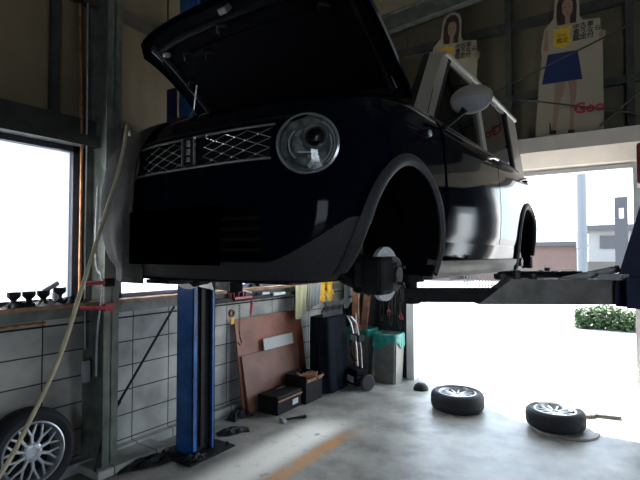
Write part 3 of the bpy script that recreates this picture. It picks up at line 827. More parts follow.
lift_post('L'); lift_post('R')
tag(MB().tube(smoothpts([(-3.02, 2.45, 4.6), (-2.98, 2.40, 3.95), (-2.90, 2.32, 3.45), (-2.86, 2.30, 3.1)]), .006, 6).build('cable', 'black'), 'thin black cable hanging beside the upper blue lift post', 'cable')

# ---------------------------------------------------------------- wheels
def wheel(name, R, r, w, nsp, style, loc, rot, label, rimmat='silver', group=None):
    t = thing(name, loc, label, 'wheel', group, rot)
    h = w/2
    ty = MB(); ty.lathe([(r, -h*.80), (r+.012, -h*.92), (r+(R-r)*.5, -h), (R-.022, -h*.90), (R-.006, -h*.70), (R, -h*.35), (R, h*.35), (R-.006, h*.70), (R-.022, h*.90), (r+(R-r)*.5, h), (r+.012, h*.92), (r, h*.80)], None, 56)
    for gg in (-.3, 0, .3): ty.lathe([(R+.0015, h*gg-.003), (R+.003, h*gg), (R+.0015, h*gg+.003)], None, 56)
    ty.build('tyre', 'rubber', t, smooth=35)
    rm_ = MB(); rm_.lathe([(r+.004, h*.86), (r-.006, h*.90), (r-.014, h*.72), (r-.024, h*.1), (r-.03, -h*.75), (r, -h*.86), (r+.004, -h*.80), (r-.012, -h*.6), (r-.012, h*.5)], None, 56, closed=True)
    rm_.build('rim', rimmat, t, smooth=35)
    sp = MB(); zf = h*.50; ri = r-.016
    for i in range(nsp):
        a = 2*PI*i/nsp
        if style == 'mesh':
            for s in (-1, 1):
                b_ = a+s*PI/nsp*.62
                p0 = Vector((.052*math.cos(a), .052*math.sin(a), zf)); p1 = Vector((r*.55*math.cos(a+s*.03), r*.55*math.sin(a+s*.03), zf+.004)); p2 = Vector((ri*math.cos(b_), ri*math.sin(b_), zf-.004))
                sp.tube([p0, p1, p2], [.012, .009, .009], 6)
        else:
            p0 = Vector((.045*math.cos(a), .045*math.sin(a), zf)); p2 = Vector((ri*math.cos(a), ri*math.sin(a), zf+.006))
            sp.tube([p0, (p0+p2)/2+Vector((0, 0, .004)), p2], [.013, .009, .010], 6)
    sp.build('spoke', rimmat, t, smooth=True); bpy.data.objects
    hb_ = MB(); hb_.lathe([(.062, zf-.03), (.062, zf+.004), (.050, zf+.010), (.030, zf+.010), (.028, zf+.002), (0, zf+.002)], None, 32)
    for i in range(5):
        a = 2*PI*i/5+.3; hb_.cyl((.044*math.cos(a), .044*math.sin(a), zf+.0), (.044*math.cos(a), .044*math.sin(a), zf+.014), .007, seg=8)
    hb_.build('hub', rimmat, t, smooth=35)
    bk = MB(); bk.lathe([(0, -h*.5), (r-.03, -h*.5), (r-.03, -h*.45), (0, -h*.45)], None, 32); bk.build('rim_back', 'black', t)
    return t
wheel('alloy_wheel', .278, .192, .19, 10, 'mesh', (-3.345, 1.60, .315), (0, math.radians(84), 0), 'silver multi-spoke alloy wheel standing against the block wall at left')
wheel('alloy_wheel', .270, .186, .18, 12, 'thin', (-1.60, 5.02, .092), (0, 0, .2), 'multi-spoke wheel lying flat in shade near the small dark dome')
wheel('alloy_wheel', .255, .177, .165, 12, 'thin', (-.665, 4.95, .101), (0, 0, .5), 'multi-spoke wheel lying in sunlight on a flat round plate by the doorway')
pl_ = MB().lathe([(0, 0), (.26, 0), (.28, .004), (.275, .016), (.0, .018)], Matrix.Translation((-.585, 4.95, 0)), 40).build('round_plate', 'armgrey', smooth=35)
tag(pl_, 'thin round plate on the floor under the sunlit wheel', 'plate')
tag(MB().lathe([(.085, 0), (.09, .012), (.075, .05), (.045, .075), (.02, .08), (0, .082)], Matrix.Translation((-2.18, 5.47, 0)), 28).build('rubber_dome', 'black', smooth=35), 'small dark rounded rubber dome on the floor beside the doorway post', 'rubber dome')
fl = MB(); fl.lathe([(0, 0), (.10, 0), (.10, .03), (.07, .045), (0, .045)], Matrix.Translation((-.47, 5.50, 0)), 24).box((-.30, 5.53, .022), (.28, .07, .025), rot=(0, 0, .2), bevel=.006)
tag(fl.build('handled_tool', 'iron'), 'small flat grey handled piece on the floor behind the sunlit wheel', 'tool')

# ---------------------------------------------------------------- floor clutter
t = thing('hammer', (-2.84, 3.72, .0), 'small hammer lying on the floor before the brown boards', 'hammer', rot=(0, 0, math.radians(62)))
MB().tube([(-.03, 0, .02), (.06, .004, .02), (.20, 0, .016)], [.010, .011, .015], 8).build('handle', 'crate', t, smooth=True)
hh = MB(); hh.cyl((-.045, -.055, .022), (-.045, .045, .022), .020, seg=12).cyl((-.045, .045, .022), (-.045, .07, .022), .014, .006, 10); hh.build('head', 'silver', t, smooth=35)
random.seed(11)
def rag(name, c, sx, sy, h, m, label, cat, rz=0):
    mb = MB(); sd = random.random()*9
    mb.sheet(lambda u, v: (c[0]+math.cos(rz)*sx*(u-.5)-math.sin(rz)*sy*(v-.5)*(1+.3*math.sin(u*7+sd)), c[1]+math.sin(rz)*sx*(u-.5)+math.cos(rz)*sy*(v-.5)*(1+.3*math.sin(u*9+sd)),
             c[2]+.006+h*max(0, math.sin(PI*u))**.6*max(0, math.sin(PI*v))**.6*(.55+.45*math.sin(u*19+sd+3*math.sin(v*8)))), 26, 14, .004)
    return tag(mb.build(name, m, smooth=60), label, cat)
rag('rag', (-3.14, 2.40, 0), .52, .12, .06, 'black', 'black oily rag lying on the floor left of the lift post base', 'rag', math.radians(72))
rag('rag', (-3.07, 3.22, 0), .30, .12, .05, 'black', 'black oily rag lying on the floor behind the lift post', 'rag', math.radians(60))
rag('rag', (-3.30, 3.55, 0), .26, .12, .08, 'black', 'crumpled black rag on the floor under the left end of the boards', 'rag', math.radians(85))
rag('rag', (-2.92, 2.63, .016), .20, .14, .03, 'black', 'black rag lying on the lift post base plate', 'rag', 1.2)
rod = MB(); rod.cyl((-3.36, 2.27, .47), (-3.45, 2.86, 1.14), .010, seg=8).cyl((-3.36, 2.27, .47), (-3.35, 2.235, .43), .016, .008, 8); rod.cyl((-3.35, 2.235, .43), (-3.30, 2.10, .28), .008, seg=8).cyl((-3.30, 2.10, .28), (-3.24, 2.0, .062), .008, seg=8)
tag(rod.build('pry_bar', 'black'), 'long thin black rod leaning on the block wall between column and lift post', 'rod')

def lean(name, y0, y1, z0, z1, xb, xt, th, m, label, cat):
    mb = MB(); a = math.atan2(xb-xt, z1-z0); L_ = math.hypot(xb-xt, z1-z0)
    mb.box(((xb+xt)/2, (y0+y1)/2, (z0+z1)/2), (th, y1-y0, L_), rot=(0, -a, 0))
    return tag(mb.build(name, m), label, cat)
lean('board', 3.64, 4.78, .012, .935, -3.34, -3.47, .02, 'board', 'large red-brown board leaning on the block wall, rear of the two', 'board')
lean('board', 3.67, 4.60, .012, .565, -3.29, -3.395, .016, 'board2', 'shorter brown board leaning in front of the larger red-brown board', 'board')
lean('label_strip', 4.00, 4.52, .575, .695, -3.365, -3.385, .008, 'dullpaper', 'white paper strip on the leaning red-brown board', 'paper strip')
pm = MB(); pm.box((-3.372, 4.10, .634), (.006, .05, .05)).box((-3.372, 4.42, .634), (.006, .12, .03)); 
q_ = pm.build('printed_mark', 'grey', bpy.data.objects['label_strip'])
# cases
def case(loc, s, rz, label, lidm='tan'):
    t = thing('toolbox', loc, label, 'toolbox', rot=(0, 0, rz))
    MB().rng(-s[0]/2, s[0]/2, -s[1]/2, s[1]/2, 0, s[2]*.80, bevel=.008).build('box_body', 'crate', t)
    MB().rng(-s[0]/2-.006, s[0]/2+.006, -s[1]/2-.006, s[1]/2+.006, s[2]*.80, s[2], bevel=.01).build('lid', 'crate', t)
    MB().rng(s[0]/2+.001, s[0]/2+.012, -s[1]/2, s[1]/2, s[2]*.70, s[2]*.80).build('front_strip', lidm, t)
    MB().rng(s[0]/2+.002, s[0]/2+.006, s[1]*.10, s[1]*.34, s[2]*.25, s[2]*.55).build('sticker', 'grey', t)
    MB().tube([(0, -.08, s[2]), (0, -.07, s[2]+.03), (0, .07, s[2]+.03), (0, .08, s[2])], .007, 8).build('handle', 'black', t)
    return t
case((-3.14, 3.99, 0), (.25, .42, .185), .03, 'low dark toolbox with a brown strip, nearer one by the boards')
t = thing('cardboard_box', (-3.13, 4.40, 0), 'open dark box full of brown scraps behind the low toolbox', 'box', rot=(0, 0, .02))
bx = MB(); bx.rng(-.14, .14, -.16, -.15, 0, .29).rng(-.14, .14, .15, .16, 0, .29).rng(-.14, -.13, -.15, .15, 0, .29).rng(.13, .14, -.15, .15, 0, .24).rng(-.13, .13, -.15, .15, 0, .01)
bx.build('box_body', 'crate', t)
sc = MB()
for i in range(9): sc.box((-.08+.2*random.random(), -.11+.22*random.random(), .21+.03*random.random()+.012*i/2), (.10, .13, .015), rot=(random.uniform(-.4, .4), random.uniform(-.3, .3), random.random()*3))
sc.build('scrap_pile', 'tan', t); MB().box((.145, 0, .24), (.012, .31, .03), rot=(0, .2, 0)).build('flap', 'tan', t)

# dark covered cabinet with aprons over it
t = thing('covered_rack', (-3.12, 4.90, 0), 'tall rack under a dark navy cover in the back corner, right of the boards', 'rack')
cv = MB()
def cvf(u, v):
    a = 2*PI*u; k_ = (abs(math.cos(a))**4+abs(math.sin(a))**4)**-.25
    w = 1+.06*math.sin(a*9+v*3)*(1-v*.6); return (.16*k_*math.cos(a)*w*(1-.10*v), .26*k_*math.sin(a)*w*(1-.06*v), .012+.86*v)
cv.sheet(cvf, 72, 14, .006); cv.rng(-.12, .12, -.22, .22, .02, .875, bevel=.02)
cv.build('cover', 'darkblue', t, smooth=60)
random.seed(5)
ap = MB().sheet(lambda u, v: (.10+.02*math.sin(v*12)+.06*(1-v), -.22+.44*u, 1.05-.28*v+.01*math.sin(u*20)), 24, 10, .012).build('apron', 'black', smooth=60, loc=(-3.20, 4.90, 0))
tag(ap, 'black apron hanging above the navy covered rack', 'apron')
# handles of brooms standing behind
for i, (x, y, x2, y2, h, m, lab, cat) in enumerate((
    (-3.03, 5.40, -3.08, 5.50, 1.30, 'brown', 'brown wooden plank standing in the back corner behind the trolley, left one', 'plank'),
    (-3.10, 5.60, -3.02, 5.78, 1.36, 'brown', 'brown wooden plank standing in the back corner, right one below the white rag', 'plank'))):
    mb = MB(); q0 = Vector((x, y, 0)); q1 = Vector((x2, y2, h))
    mb.box((q0+q1)/2, (.09, .03, (q1-q0).length), rot=(math.atan2(-(y2-y), h), math.atan2(x2-x, h), 0)); tag(mb.build('plank', m), lab, cat)
t = thing('broom', (-3.05, 5.36, 0), 'broom with a pale bent handle leaning in the back corner', 'broom')
MB().tube([(.08, -.05, .12), (.02, .05, .7), (-.04, .2, 1.15)], .011, 8).build('handle', 'grey', t, smooth=True)
MB().rng(-.02, .18, -.07, -.03, .0, .12, bevel=.01).build('bristles', 'black', t)

# bins
def bin_(loc, s, label):
    t = thing('waste_bin', loc, label, 'bin')
    mb = MB(); w0, w1, d0, d1, h = s[0]*.42, s[0]*.5, s[1]*.42, s[1]*.5, s[2]
    lo = [(-w0, -d0), (w0, -d0), (w0, d0), (-w0, d0)]; hi = [(-w1, -d1), (w1, -d1), (w1, d1), (-w1, d1)]
    A = [mb.bm.verts.new((*p, 0)) for p in lo]; B = [mb.bm.verts.new((*p, h)) for p in hi]
    mb.bm.faces.new(A[::-1])
    for i in range(4): mb.bm.faces.new((A[i], A[(i+1) % 4], B[(i+1) % 4], B[i]))
    C_ = [mb.bm.verts.new((p[0]*.93, p[1]*.93, h)) for p in hi]; D_ = [mb.bm.verts.new((p[0]*.93, p[1]*.93, .02)) for p in lo]
    for i in range(4):
        mb.bm.faces.new((B[i], B[(i+1) % 4], C_[(i+1) % 4], C_[i])); mb.bm.faces.new((C_[i], C_[(i+1) % 4], D_[(i+1) % 4], D_[i]))
    mb.bm.faces.new(D_)
    bmesh.ops.bevel(mb.bm, geom=[e for e in mb.bm.edges if abs(e.verts[0].co.z-e.verts[1].co.z) > h*.8], offset=.02, segments=3, affect='EDGES')
    mb.build('bin_body', 'bin', t, smooth=40)
    lin = MB()
    def lf(u, v):
        a = 2*PI*u; k_ = (abs(math.cos(a))**6+abs(math.sin(a))**6)**(-1/6)
        r = 1.045+.03*math.sin(a*13)*v+.02*math.sin(a*29)*v
        if v < .2: r = .95+.1*v/.2; z = h+.012
        else: z = h+.012-(.14+.05*math.sin(a*3+1))*(v-.2)/.8
        return (w1*k_*math.cos(a)*r, d1*k_*math.sin(a)*r, z)
    lin.sheet(lf, 80, 8, .003); lin.build('bin_liner', 'teal', t, smooth=60)
    return t
bin_((-2.66, 5.60, 0), (.33, .28, .60), 'grey bin with a teal bag liner beside the doorway post')
bin_((-3.10, 5.70, 0), (.36, .30, .62), 'grey bin with a dark teal bag behind the wheeled trolley')
# wheeled trolley
t = thing('trolley', (-2.86, 5.12, 0), 'small dark wheeled trolley with steel handle in front of the bins', 'trolley', rot=(0, 0, -.5))
tb = MB(); tb.rng(-.16, .16, -.10, .12, .05, .17, bevel=.02).rng(-.12, .12, -.08, .08, .16, .24, bevel=.02); tb.build('trolley_base', 'darkblue', t)
MB().rng(-.05, .09, -.106, -.09, .09, .16, bevel=.004).build('front_panel', 'grey', t)
for x in (-.18, .18): MB().lathe([(0, -.02), (.085, -.02), (.095, -.01), (.095, .01), (.085, .02), (0, .02)], Matrix.Translation((x, .04, .095)) @ Euler((0, PI/2, 0)).to_matrix().to_4x4(), 28).build('trolley_wheel', 'rubber', t, smooth=35)
th_ = MB()
for x in (-.05, .05): th_.tube([(x, .05, .2), (x, .03, .5), (x*1.3, -.04, .78)], .010, 8)
th_.tube([(-.065, -.04, .78), (-.05, -.10, .86), (.05, -.10, .86), (.065, -.04, .78)], .012, 8); th_.build('trolley_handle', 'silver', t, smooth=True)
cn = MB(); cn.rng(-.09, .09, -.03, .06, .56, .64, bevel=.01).tube([(-.09, 0, .6), (-.16, .02, .5), (-.12, .0, .38), (-.05, .02, .30)], .016, 8); cn.build('tool_cradle', 'black', t)
MB().rng(-.07, .06, -.042, -.03, .57, .63).build('cradle_plate', 'grey', t)

# ---------------------------------------------------------------- things on the left wall ledge
SH = 1.25
def adapter(y, x, h, lab):
    mb = MB(); mb.lathe([(0, 0), (.040, 0), (.040, .02), (.018, .04), (.018, h-.055), (.038, h-.035), (.042, h-.03), (.042, h), (0, h)], Matrix.Translation((x, y, SH)), 20)
    return tag(mb.build('pad_adapter', 'black', smooth=35), lab, 'lift pad adapter', 'pad adapters on the window ledge')
adapter(1.535, -3.44, .105, 'black pad adapter on the brown window ledge, leftmost one')
adapter(1.63, -3.44, .105, 'black pad adapter on the brown window ledge, second from the left')
adapter(1.725, -3.44, .105, 'black pad adapter on the brown window ledge, third from the left')
adapter(1.83, -3.43, .120, 'tallest black pad adapter on the ledge, nearest the green column')
w_ = MB(); w_.box((-3.44, 1.775, 1.375), (.03, .12, .035), rot=(.5, 0, 0), bevel=.006)
w_.box((-3.44, 1.815, 1.30), (.05, .05, .09), bevel=.01); tag(w_.build('air_gun', 'greycloth'), 'grey angled air tool lying on the ledge among the pad adapters', 'tool')
rag('rag', (-3.43, 1.56, SH), .18, .10, .04, 'black', 'dark rag on the window ledge under the left adapters', 'rag', PI/2)
rag('rag', (-3.43, 1.93, SH), .18, .11, .055, 'black', 'dark rag on the window ledge beside the green column', 'rag', PI/2)
rag('rag', (-3.43, 1.74, SH), .16, .11, .035, 'greycloth', 'grey rag in the middle of the window ledge', 'rag', PI/2)
for i, (z, lab) in enumerate(((1.40, 'red clamp bracket on the green column, upper one'), (1.22, 'red clamp bracket on the green column, lower one'))):
    t = thing('clamp_bracket', (-3.25, 2.05, z), lab, 'bracket')
    MB().tube([(.0, .02, 0), (.03, -.02, 0), (.02, -.10, .0), (-.03, -.15, .004)], .015, 10).build('bracket_arm', 'red', t, smooth=True)
    MB().rng(-.0, .035, -.005, .075, -.03, .03, bevel=.006).build('bracket_plate', 'red' if i else 'crate', t)
tag(MB().tube(smoothpts([(-3.30, 2.03, 2.1), (-3.33, 2.035, 1.7), (-3.31, 2.04, 1.5), (-3.24, 2.03, 1.45), (-3.235, 2.03, 1.30), (-3.29, 2.035, 1.05), (-3.30, 2.035, .72)]), .008, 8).build('cord', 'grey', smooth=True), 'grey cord hanging along the green column by the red brackets', 'cord')
tag(MB().rng(-3.44, -3.40, 2.0, 2.055, .66, .82, bevel=.008).build('junction_box', 'grey'), 'small grey socket box low on the wall at the green column', 'socket box')

# tool shelf beyond the lift post
t = thing('tool_shelf', (AX, 4.0, 1.14), 'narrow black shelf along the block wall beyond the lift post', 'shelf')
MB().rng(.0, .13, -.95, 1.4, -.012, .0).rng(.12, .13, -.95, 1.4, 0, .03).build('shelf_board', 'black', t)
t = thing('tool_rack', (-3.43, 3.68, 1.14), 'red metal rack with tools on the narrow black shelf', 'rack')
MB().rng(-.03, .06, -.13, .13, .0, .012).rng(-.03, -.02, -.13, .13, 0, .11).rng(.05, .06, -.13, .13, 0, .035).build('rack_tray', 'pink', t)
dn = MB()
for i in range(6): dn.cyl((.0, -.10+.035*i, .01), (.015*(i % 2), -.10+.035*i, .07+.012*(i % 3)), .008, seg=8)
dn.build('tool_handles', 'darkblue', t)
MB().cyl((.055, .12, .07), (.06, -.02, .10), .006, seg=8).build('pointer', 'paper', t)
tag(MB().tube([(-3.39, 3.83, 1.12), (-3.385, 3.82, 1.07), (-3.385, 3.80, .98)], [.02, .018, .012], 8).build('red_strap', 'pink'), 'red strap hanging below the red tool rack', 'strap')
tp = MB(); tp.lathe([(.022, -.012), (.038, -.012), (.038, .012), (.022, .012)], Matrix.Translation((-3.385, 3.52, 1.02)) @ Euler((0, PI/2, 0)).to_matrix().to_4x4(), 24, closed=True)
tag(tp.build('tape_roll', 'tan', smooth=35), 'brown roll of tape hanging under the left end of the shelf', 'tape roll')
tg = MB(); tg.box((-3.385, 3.53, .945), (.012, .05, .07), bevel=.004); tag(tg.build('yellow_tag', 'yellow'), 'dull yellow tag hanging below the tape roll', 'tag')
hk = MB()
for i in range(10): hk.lathe([(.010, -.0025), (.0125, 0), (.010, .0025), (.0075, 0)], Matrix.Translation((-3.375, 3.62, 1.10-.028*i)) @ Euler((PI/2 if i % 2 else 0, PI/2, 0)).to_matrix().to_4x4() @ Matrix.Diagonal((1.5, 1, 1, 1)), 14, closed=True)
hk.tube([(-3.375, 3.62, .83), (-3.375, 3.63, .77), (-3.375, 3.655, .71), (-3.375, 3.63, .69), (-3.375, 3.60, .72)], .006, 8)
tag(hk.build('chain_hook', 'black'), 'thin black chain with a hook hanging down the block wall', 'chain')
t = tag(MB().rng(-3.47, -3.395, 4.0, 4.13, 1.14, 1.195, bevel=.003).build('small_box', 'paper'), 'small white box on the black shelf', 'box')
tu = MB().cyl((-3.385, 4.16, 1.165), (-3.385, 4.38, 1.165), .020, .016, 16).build('sealant_tube', 'paper', smooth=35); tag(tu, 'white tube lying on the black shelf right of the small white box', 'tube')
rag('rag', (-3.44, 3.30, 1.14), .16, .08, .05, 'black', 'black rag on the shelf just right of the blue lift post', 'rag', PI/2)
# towels and gloves hung from the shelf edge
def towel(y, w, z0, z1, m, lab, name='towel', x=-3.36):
    o = MB().sheet(lambda u, v: (x+.012*math.sin(u*14+y*7)*(1-.5*v)+.01*v, y-w/2+w*u*(1-.12*(1-v)), z0+(z1-z0)*v-.02*math.sin(u*5)*(1-v)), 20, 12, .008).build(name, m, smooth=60)
    return tag(o, lab, name)
towel(4.66, .23, .86, 1.24, 'cream', 'pale yellow towel hanging from the shelf, leftmost towel')
towel(4.87, .15, .93, 1.24, 'beige', 'beige towel hanging from the shelf between two others')
towel(5.02, .18, .98, 1.24, 'greycloth', 'light grey towel hanging from the shelf, rightmost towel')
def glove(y, rz, lab, x=-3.372):
    t = thing('glove', (x, y, 1.05), lab, 'glove', 'yellow work gloves on the shelf edge', rot=(0, 0, rz)); t.scale = (1.2, 1.45, 1.35)
    m = MB(); m.box((0, 0, .075), (.03, .085, .09), bevel=.012)
    for i in range(4): m.tube([(0, -.032+.021*i, .03), (.004, -.034+.0225*i, -.005), (.01, -.036+.024*i, -.03-.008*(i in (1, 2)))], [.010, .010, .008], 8)
    m.tube([(0, .042, .07), (.005, .062, .045), (.01, .066, .02)], [.011, .010, .008], 8)
    m.build('glove_body', 'yellow', t, smooth=60); MB().box((0, 0, .135), (.032, .08, .04), bevel=.008).build('cuff', 'yellow', t)
glove(5.13, .0, 'yellow glove hanging beside the grey towel, left of the pair')
glove(5.31, .0, 'yellow glove hanging over the navy covered rack, right of the pair')

# back wall hangings
rg = MB().sheet(lambda u, v: (-3.46+.28*u*(1-.2*(1-v)), BY-.06+.012*math.sin(u*11), .90+.28*v-.05*math.sin(u*6+1)*(1-v)), 20, 12, .008).build('hanging_rag', 'paper', smooth=60)
tag(rg, 'white rag with blue print hanging on the dark back wall', 'rag')
MB().sheet(lambda u, v: (-3.38+.12*u, BY-.085+.012*math.sin((.27+.4*u)*11), 1.0+.03*v+.02*u), 8, 2, .004).build('blue_print', 'bluetext', rg)
for i in range(7):
    x = -2.98+.066*i; zb = .62+.09*((i*37) % 5)/2
    mb = MB(); mb.tube(smoothpts([(x, BY-.007, 1.36), (x+.012*math.sin(i), BY-.007, 1.1), (x-.01, BY-.007, zb+.1), (x+.015, BY-.007, zb), (x+.035, BY-.007, zb+.1), (x+.03, BY-.007, 1.15)], 5), .0065, 6)
    tag(mb.build('cable_loop', 'iron' if i % 2 else 'black', smooth=True), 'thin looped cable hanging in the row on the dark back wall above the bins', 'cable', 'looped cables on the back wall')
for x, z, lab in ((-2.79, .88, 'bunch of red-handled pliers hanging on the dark back wall, left bunch'), (-2.62, .84, 'bunch of red-handled pliers hanging beside the doorway post, right bunch')):
    t = thing('pliers', (x, BY-.018, z), lab, 'pliers')
    a_ = MB()
    for s in (-1, 1): a_.tube([(0, 0, .0), (s*.02, 0, -.04), (s*.014+.02*(x > -2.7), 0, -.09)], .010, 8)
    a_.build('grips', 'pink', t, smooth=True); MB().tube([(0, 0, -.01), (0, 0, .05)], [.012, .006], 8).build('jaws', 'iron', t)

# ---------------------------------------------------------------- standees above the shutter box
fnt = None
def text_mesh(body, size, name, m, parent, loc, rot=(PI/2, 0, 0), ext=.0015, bold=0.0):
    cu = bpy.data.curves.new('t', 'FONT'); cu.body = body; cu.size = size; cu.extrude = ext; cu.align_x = 'LEFT'; cu.offset = bold
    cu.space_line = .92; cu.resolution_u = 2
    o = bpy.data.objects.new('t', cu); COL.objects.link(o)
    dg = bpy.context.evaluated_depsgraph_get(); dg.update()
    me = bpy.data.meshes.new_from_object(o.evaluated_get(dg), depsgraph=dg)
    bpy.data.objects.remove(o)
    me.materials.clear(); me.materials.append(M[m]); me.name = name
    r = bpy.data.objects.new(name, me); COL.objects.link(r); r.parent = parent; r.location = loc; r.rotation_euler = rot
    return r
def standee(loc, label, ry):
    t = thing('standee', loc, label, 'cardboard standee', rot=(0, ry, 0))
    # upright frame: x right, z up, printed side faces -y
    def pan(poly, y, th, name, m, par=t):
        return MB().prism(poly, th, Matrix(((1, 0, 0, 0), (0, 0, 1, y), (0, 1, 0, 0), (0, 0, 0, 1)))).build(name, m, par)
    out = [(-.33, 0), (.33, 0), (.32, .95), (.345, 1.0), (.345, 1.05), (.30, 1.08), (.30, 1.20), (.14, 1.22), (.11, 1.27), (.105, 1.48), (.07, 1.56), (.0, 1.60), (-.07, 1.59), (-.125, 1.53), (-.145, 1.30), (-.20, 1.24), (-.235, 1.20), (-.27, .98), (-.26, .90), (-.29, .60)]
    pan(out, 0, .006, 'standee_board', 'card')
    hair = [(-.105, 1.22), (.075, 1.20), (.085, 1.40), (.07, 1.50), (.03, 1.555), (-.03, 1.565), (-.08, 1.53), (-.11, 1.44), (-.115, 1.30)]
    pan(hair, -.002, .003, 'hair', 'hair')
    face = [(-.055, 1.34), (-.03, 1.30), (-.005, 1.285), (.025, 1.30), (.045, 1.35), (.045, 1.44), (.02, 1.475), (-.04, 1.475), (-.06, 1.43)]
    f_ = pan(face, -.004, .003, 'face', 'skin')
    for x in (-.033, .014): MB().box((x, -.0045, 1.395), (.020, .002, .007)).build('eye', 'ink', f_)
    MB().box((-.008, -.0045, 1.335), (.026, .002, .007)).build('mouth', 'goo', f_)
    MB().box((-.010, -.0045, 1.365), (.007, .002, .014)).build('nose', 'tan', f_)
    pan([(-.03, 1.20), (.02, 1.20), (.018, 1.30), (-.028, 1.30)], -.003, .003, 'neck', 'skin')
    pan([(-.225, 1.18), (-.19, 1.20), (-.175, 1.05), (-.20, .95), (-.245, .97)], -.003, .003, 'arm', 'skin')
    pan([(-.20, 1.22), (.295, 1.195), (.31, .93), (-.19, .945)], -.006, .003, 'held_sign', 'card')
    pan([(.285, 1.04), (.315, 1.07), (.34, 1.04), (.33, .995), (.295, .99)], -.009, .003, 'hand', 'skin')
    pan([(-.20, .915), (.09, .905), (.135, .585), (-.26, .595)], -.003, .003, 'skirt', 'skirt')
    pan([(-.13, .59), (-.02, .59), (-.05, .45), (-.085, .36), (-.10, .20), (-.13, .06), (-.165, .05), (-.150, .22), (-.14, .38)], -.003, .003, 'leg', 'skin')
    pan([(.0, .59), (.085, .59), (.075, .42), (.065, .34), (.055, .18), (.05, .05), (.01, .05), (.015, .20), (.02, .40)], -.003, .003, 'leg', 'skin')
    pan([(-.185, .03), (-.12, .025), (-.115, .07), (-.165, .075), (-.175, .16), (-.185, .16)], -.004, .003, 'shoe', 'ink')
    pan([(-.005, .025), (.06, .02), (.06, .055), (.0, .06)], -.004, .003, 'shoe', 'ink')
    bd = pan([(-.145, 1.19), (-.09, 1.165), (-.06, 1.195), (-.03, 1.165), (.03, 1.185), (.02, 1.10), (.035, 1.00), (.0, .985), (-.06, .955), (-.11, .985), (-.15, 1.0), (-.13, 1.10)], -.009, .003, 'badge', 'gold')
    text_mesh('Goo', .055, 'badge_lettering', 'ink', bd, (-.115, -.0095, 1.085)); text_mesh('鑑定', .06, 'badge_lettering', 'ink', bd, (-.115, -.0095, 1.02))
    text_mesh('中古車\n買うなら\n鑑定付', .066, 'sign_lettering', 'ink', t, (.045, -.0075, 1.135), bold=.001)
    text_mesh('Goo', .155, 'logo_lettering', 'goo', t, (.05, -.0015, .225), bold=.006)
    return t
standee((-.60, BY-.16, 2.885), 'cardboard standee of a woman in a blue skirt holding a sign, above the doorway', .012)
standee((-1.93, BY-.16, 2.985), 'cardboard standee of a woman with a sign, partly behind the car roof', .06)

# ---------------------------------------------------------------- outdoors
def house(name, x0, x1, y0, y1, h, wm, label, cat, roof=True, wins=()):
    t = thing(name, ((x0+x1)/2, (y0+y1)/2, 0), label, cat); hx, hy = (x1-x0)/2, (y1-y0)/2
    MB().rng(-hx, hx, -hy, hy, -.03, h).build('wall', wm, t)
    if roof:
        MB().prism([(-hx-.3, h), (hx+.3, h), (hx+.1, h+.25), (-hx-.1, h+.25)], 2*hy+.6, Matrix(((1, 0, 0, 0), (0, 0, -1, hy+.3), (0, 1, 0, 0), (0, 0, 0, 1)))).build('roof', 'houseroof', t)
    for (a, b, c, d) in wins:
        w = MB().rng(a, b, -hy-.05, -hy+.02, c, d).build('window', 'houseroof', t)
    return t
house('house', -9.5, -3.0, 32, 38, 2.15, 'pinkwall', 'low pinkish building in the distance left of the pole', 'building', wins=((-1.5, -.2, .9, 1.4),))
house('house', -1.95, 2.2, 26, 31, 2.75, 'housewhite', 'pale house with a dark awning right of the pole', 'house', wins=((-1.6, -.7, 1.9, 2.5),))
house('shed', -15.5, -10, 30, 34, 2.0, 'pinkwall', 'long low brownish shed at far left outside the doorway', 'shed')
t = house('utility_cabinet', -.67, -.27, 20, 20.4, 3.66, 'greyblock', 'tall dark grey cabinet standing outside near the right doorway jamb', 'cabinet', roof=False)
MB().rng(-.06, .08, -.23, -.199, 2.9, 3.25).build('notice', 'paper', t)
t = thing('utility_pole', (-1.87, 22, -.03), 'pale grey utility pole outside the doorway', 'pole')
MB().cyl((0, 0, 0), (0, 0, 10), .20, .17, 24).build('pole_shaft', 'pole', t, smooth=35)
MB().cyl((0, 0, 1.9), (0, 0, 2.5), .205, seg=24).build('pole_band', 'pole', t, smooth=35)
f = MB()
f.rng(-4.2, 4.2, -.02, .02, .95, 1.0).rng(-4.2, 4.2, -.02, .02, .1, .15)
for i in range(57): f.rng(-4.2+.15*i-.02, -4.2+.15*i+.02, -.015, .015, 0, 1.0)
tag(f.build('fence', 'fence', loc=(-3.2, 24.5, -.03)), 'low railing fence across the street outside the doorway', 'fence')
tag(MB().rng(-1.0, 1.0, -.02, .02, 0, 1.35).build('garden_wall', 'fence', loc=(-.9, 23.6, -.03)), 'beige panel wall below the pale house outside', 'garden wall')
random.seed(2)
hd = MB()
for i in range(3000):
    x = random.uniform(-.62, .62); y = random.uniform(-.25, .25); z = random.uniform(.02, .52)*(1-.25*abs(x)/.62)
    s_ = random.uniform(.03, .06)
    a = Vector((random.uniform(-1, 1), random.uniform(-1, 1), random.uniform(-.3, 1))).normalized()*s_; b = a.orthogonal().normalized()*s_*.5
    c = Vector((x, y, z)); vs = [hd.bm.verts.new(c-a), hd.bm.verts.new(c+b), hd.bm.verts.new(c+a), hd.bm.verts.new(c-b)]; hd.bm.faces.new(vs)
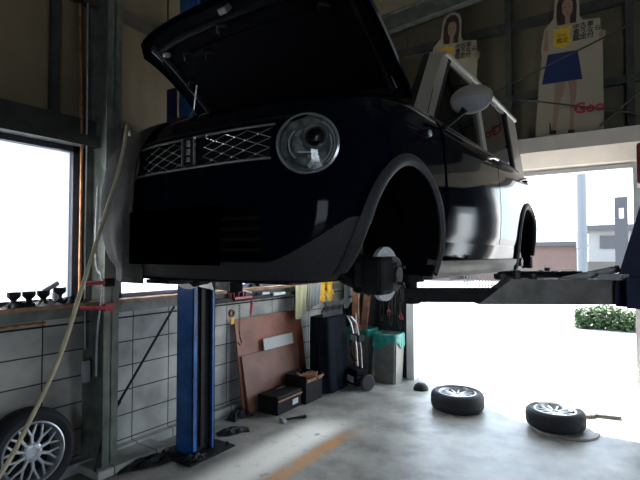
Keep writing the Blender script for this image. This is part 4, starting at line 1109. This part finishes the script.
t = thing('hedge', (-.60, 12.3, -.03), 'green leafy hedge on the ground outside below the lift arm', 'hedge')
hd.build('foliage', 'leaf', t); st = MB()
for i in range(7): st.cyl((-.5+.165*i, 0, 0), (-.5+.165*i+.05, .02, .4), .012, seg=6)
st.build('stem', 'brown', t)

# ---------------------------------------------------------------- light
w = bpy.data.worlds.new('World'); SC.world = w; w.use_nodes = True
nt = w.node_tree; bg = nt.nodes['Background']
bg.inputs['Color'].default_value = (.70, .84, 1.0, 1); bg.inputs['Strength'].default_value = 5.5
sd = bpy.data.lights.new('sun', 'SUN'); sd.energy = 46; sd.angle = math.radians(.6); sd.color = (1, .95, .87)
so = bpy.data.objects.new('sun', sd); COL.objects.link(so)
so.rotation_euler = Vector((1.35, -1.0, -2.4)).to_track_quat('-Z', 'Y').to_euler(); so.location = (-8, 12, 12)
def portal(loc, rot, sx, sy):
    l = bpy.data.lights.new('sky_portal', 'AREA'); l.shape = 'RECTANGLE'; l.size = sx; l.size_y = sy
    l.cycles.is_portal = True
    o = bpy.data.objects.new('sky_portal', l); COL.objects.link(o); o.location = loc; o.rotation_euler = rot
portal(((OX0+OX1)/2, BY+.14, 1.27), (-PI/2, 0, 0), 2.46, 2.5)

portal((3.35, -4.12, 1.35), (PI/2, 0, 0), 2.1, 2.7)
portal((5.22, 4.4, 1.35), (0, PI/2, 0), 2.7, 2.0)

SC.view_settings.view_transform = 'Standard'; SC.view_settings.look = 'None'
SC.view_settings.exposure = .28; SC.view_settings.gamma = 1
SC.cycles.use_denoising = True; SC.cycles.max_bounces = 10; SC.cycles.diffuse_bounces = 6
SC.cycles.sample_clamp_indirect = 8
SC.cycles.transparent_max_bounces = 8

# ---------------------------------------------------------------- camera
cd = bpy.data.cameras.new('camera'); cd.sensor_width = 36; cd.lens = 27; cd.clip_start = .05
co = bpy.data.objects.new('camera', cd); COL.objects.link(co)
co.location = (0, 0, 1.6); co.rotation_euler = (PI/2+math.atan(15/480), 0, math.radians(33.5))
SC.camera = co
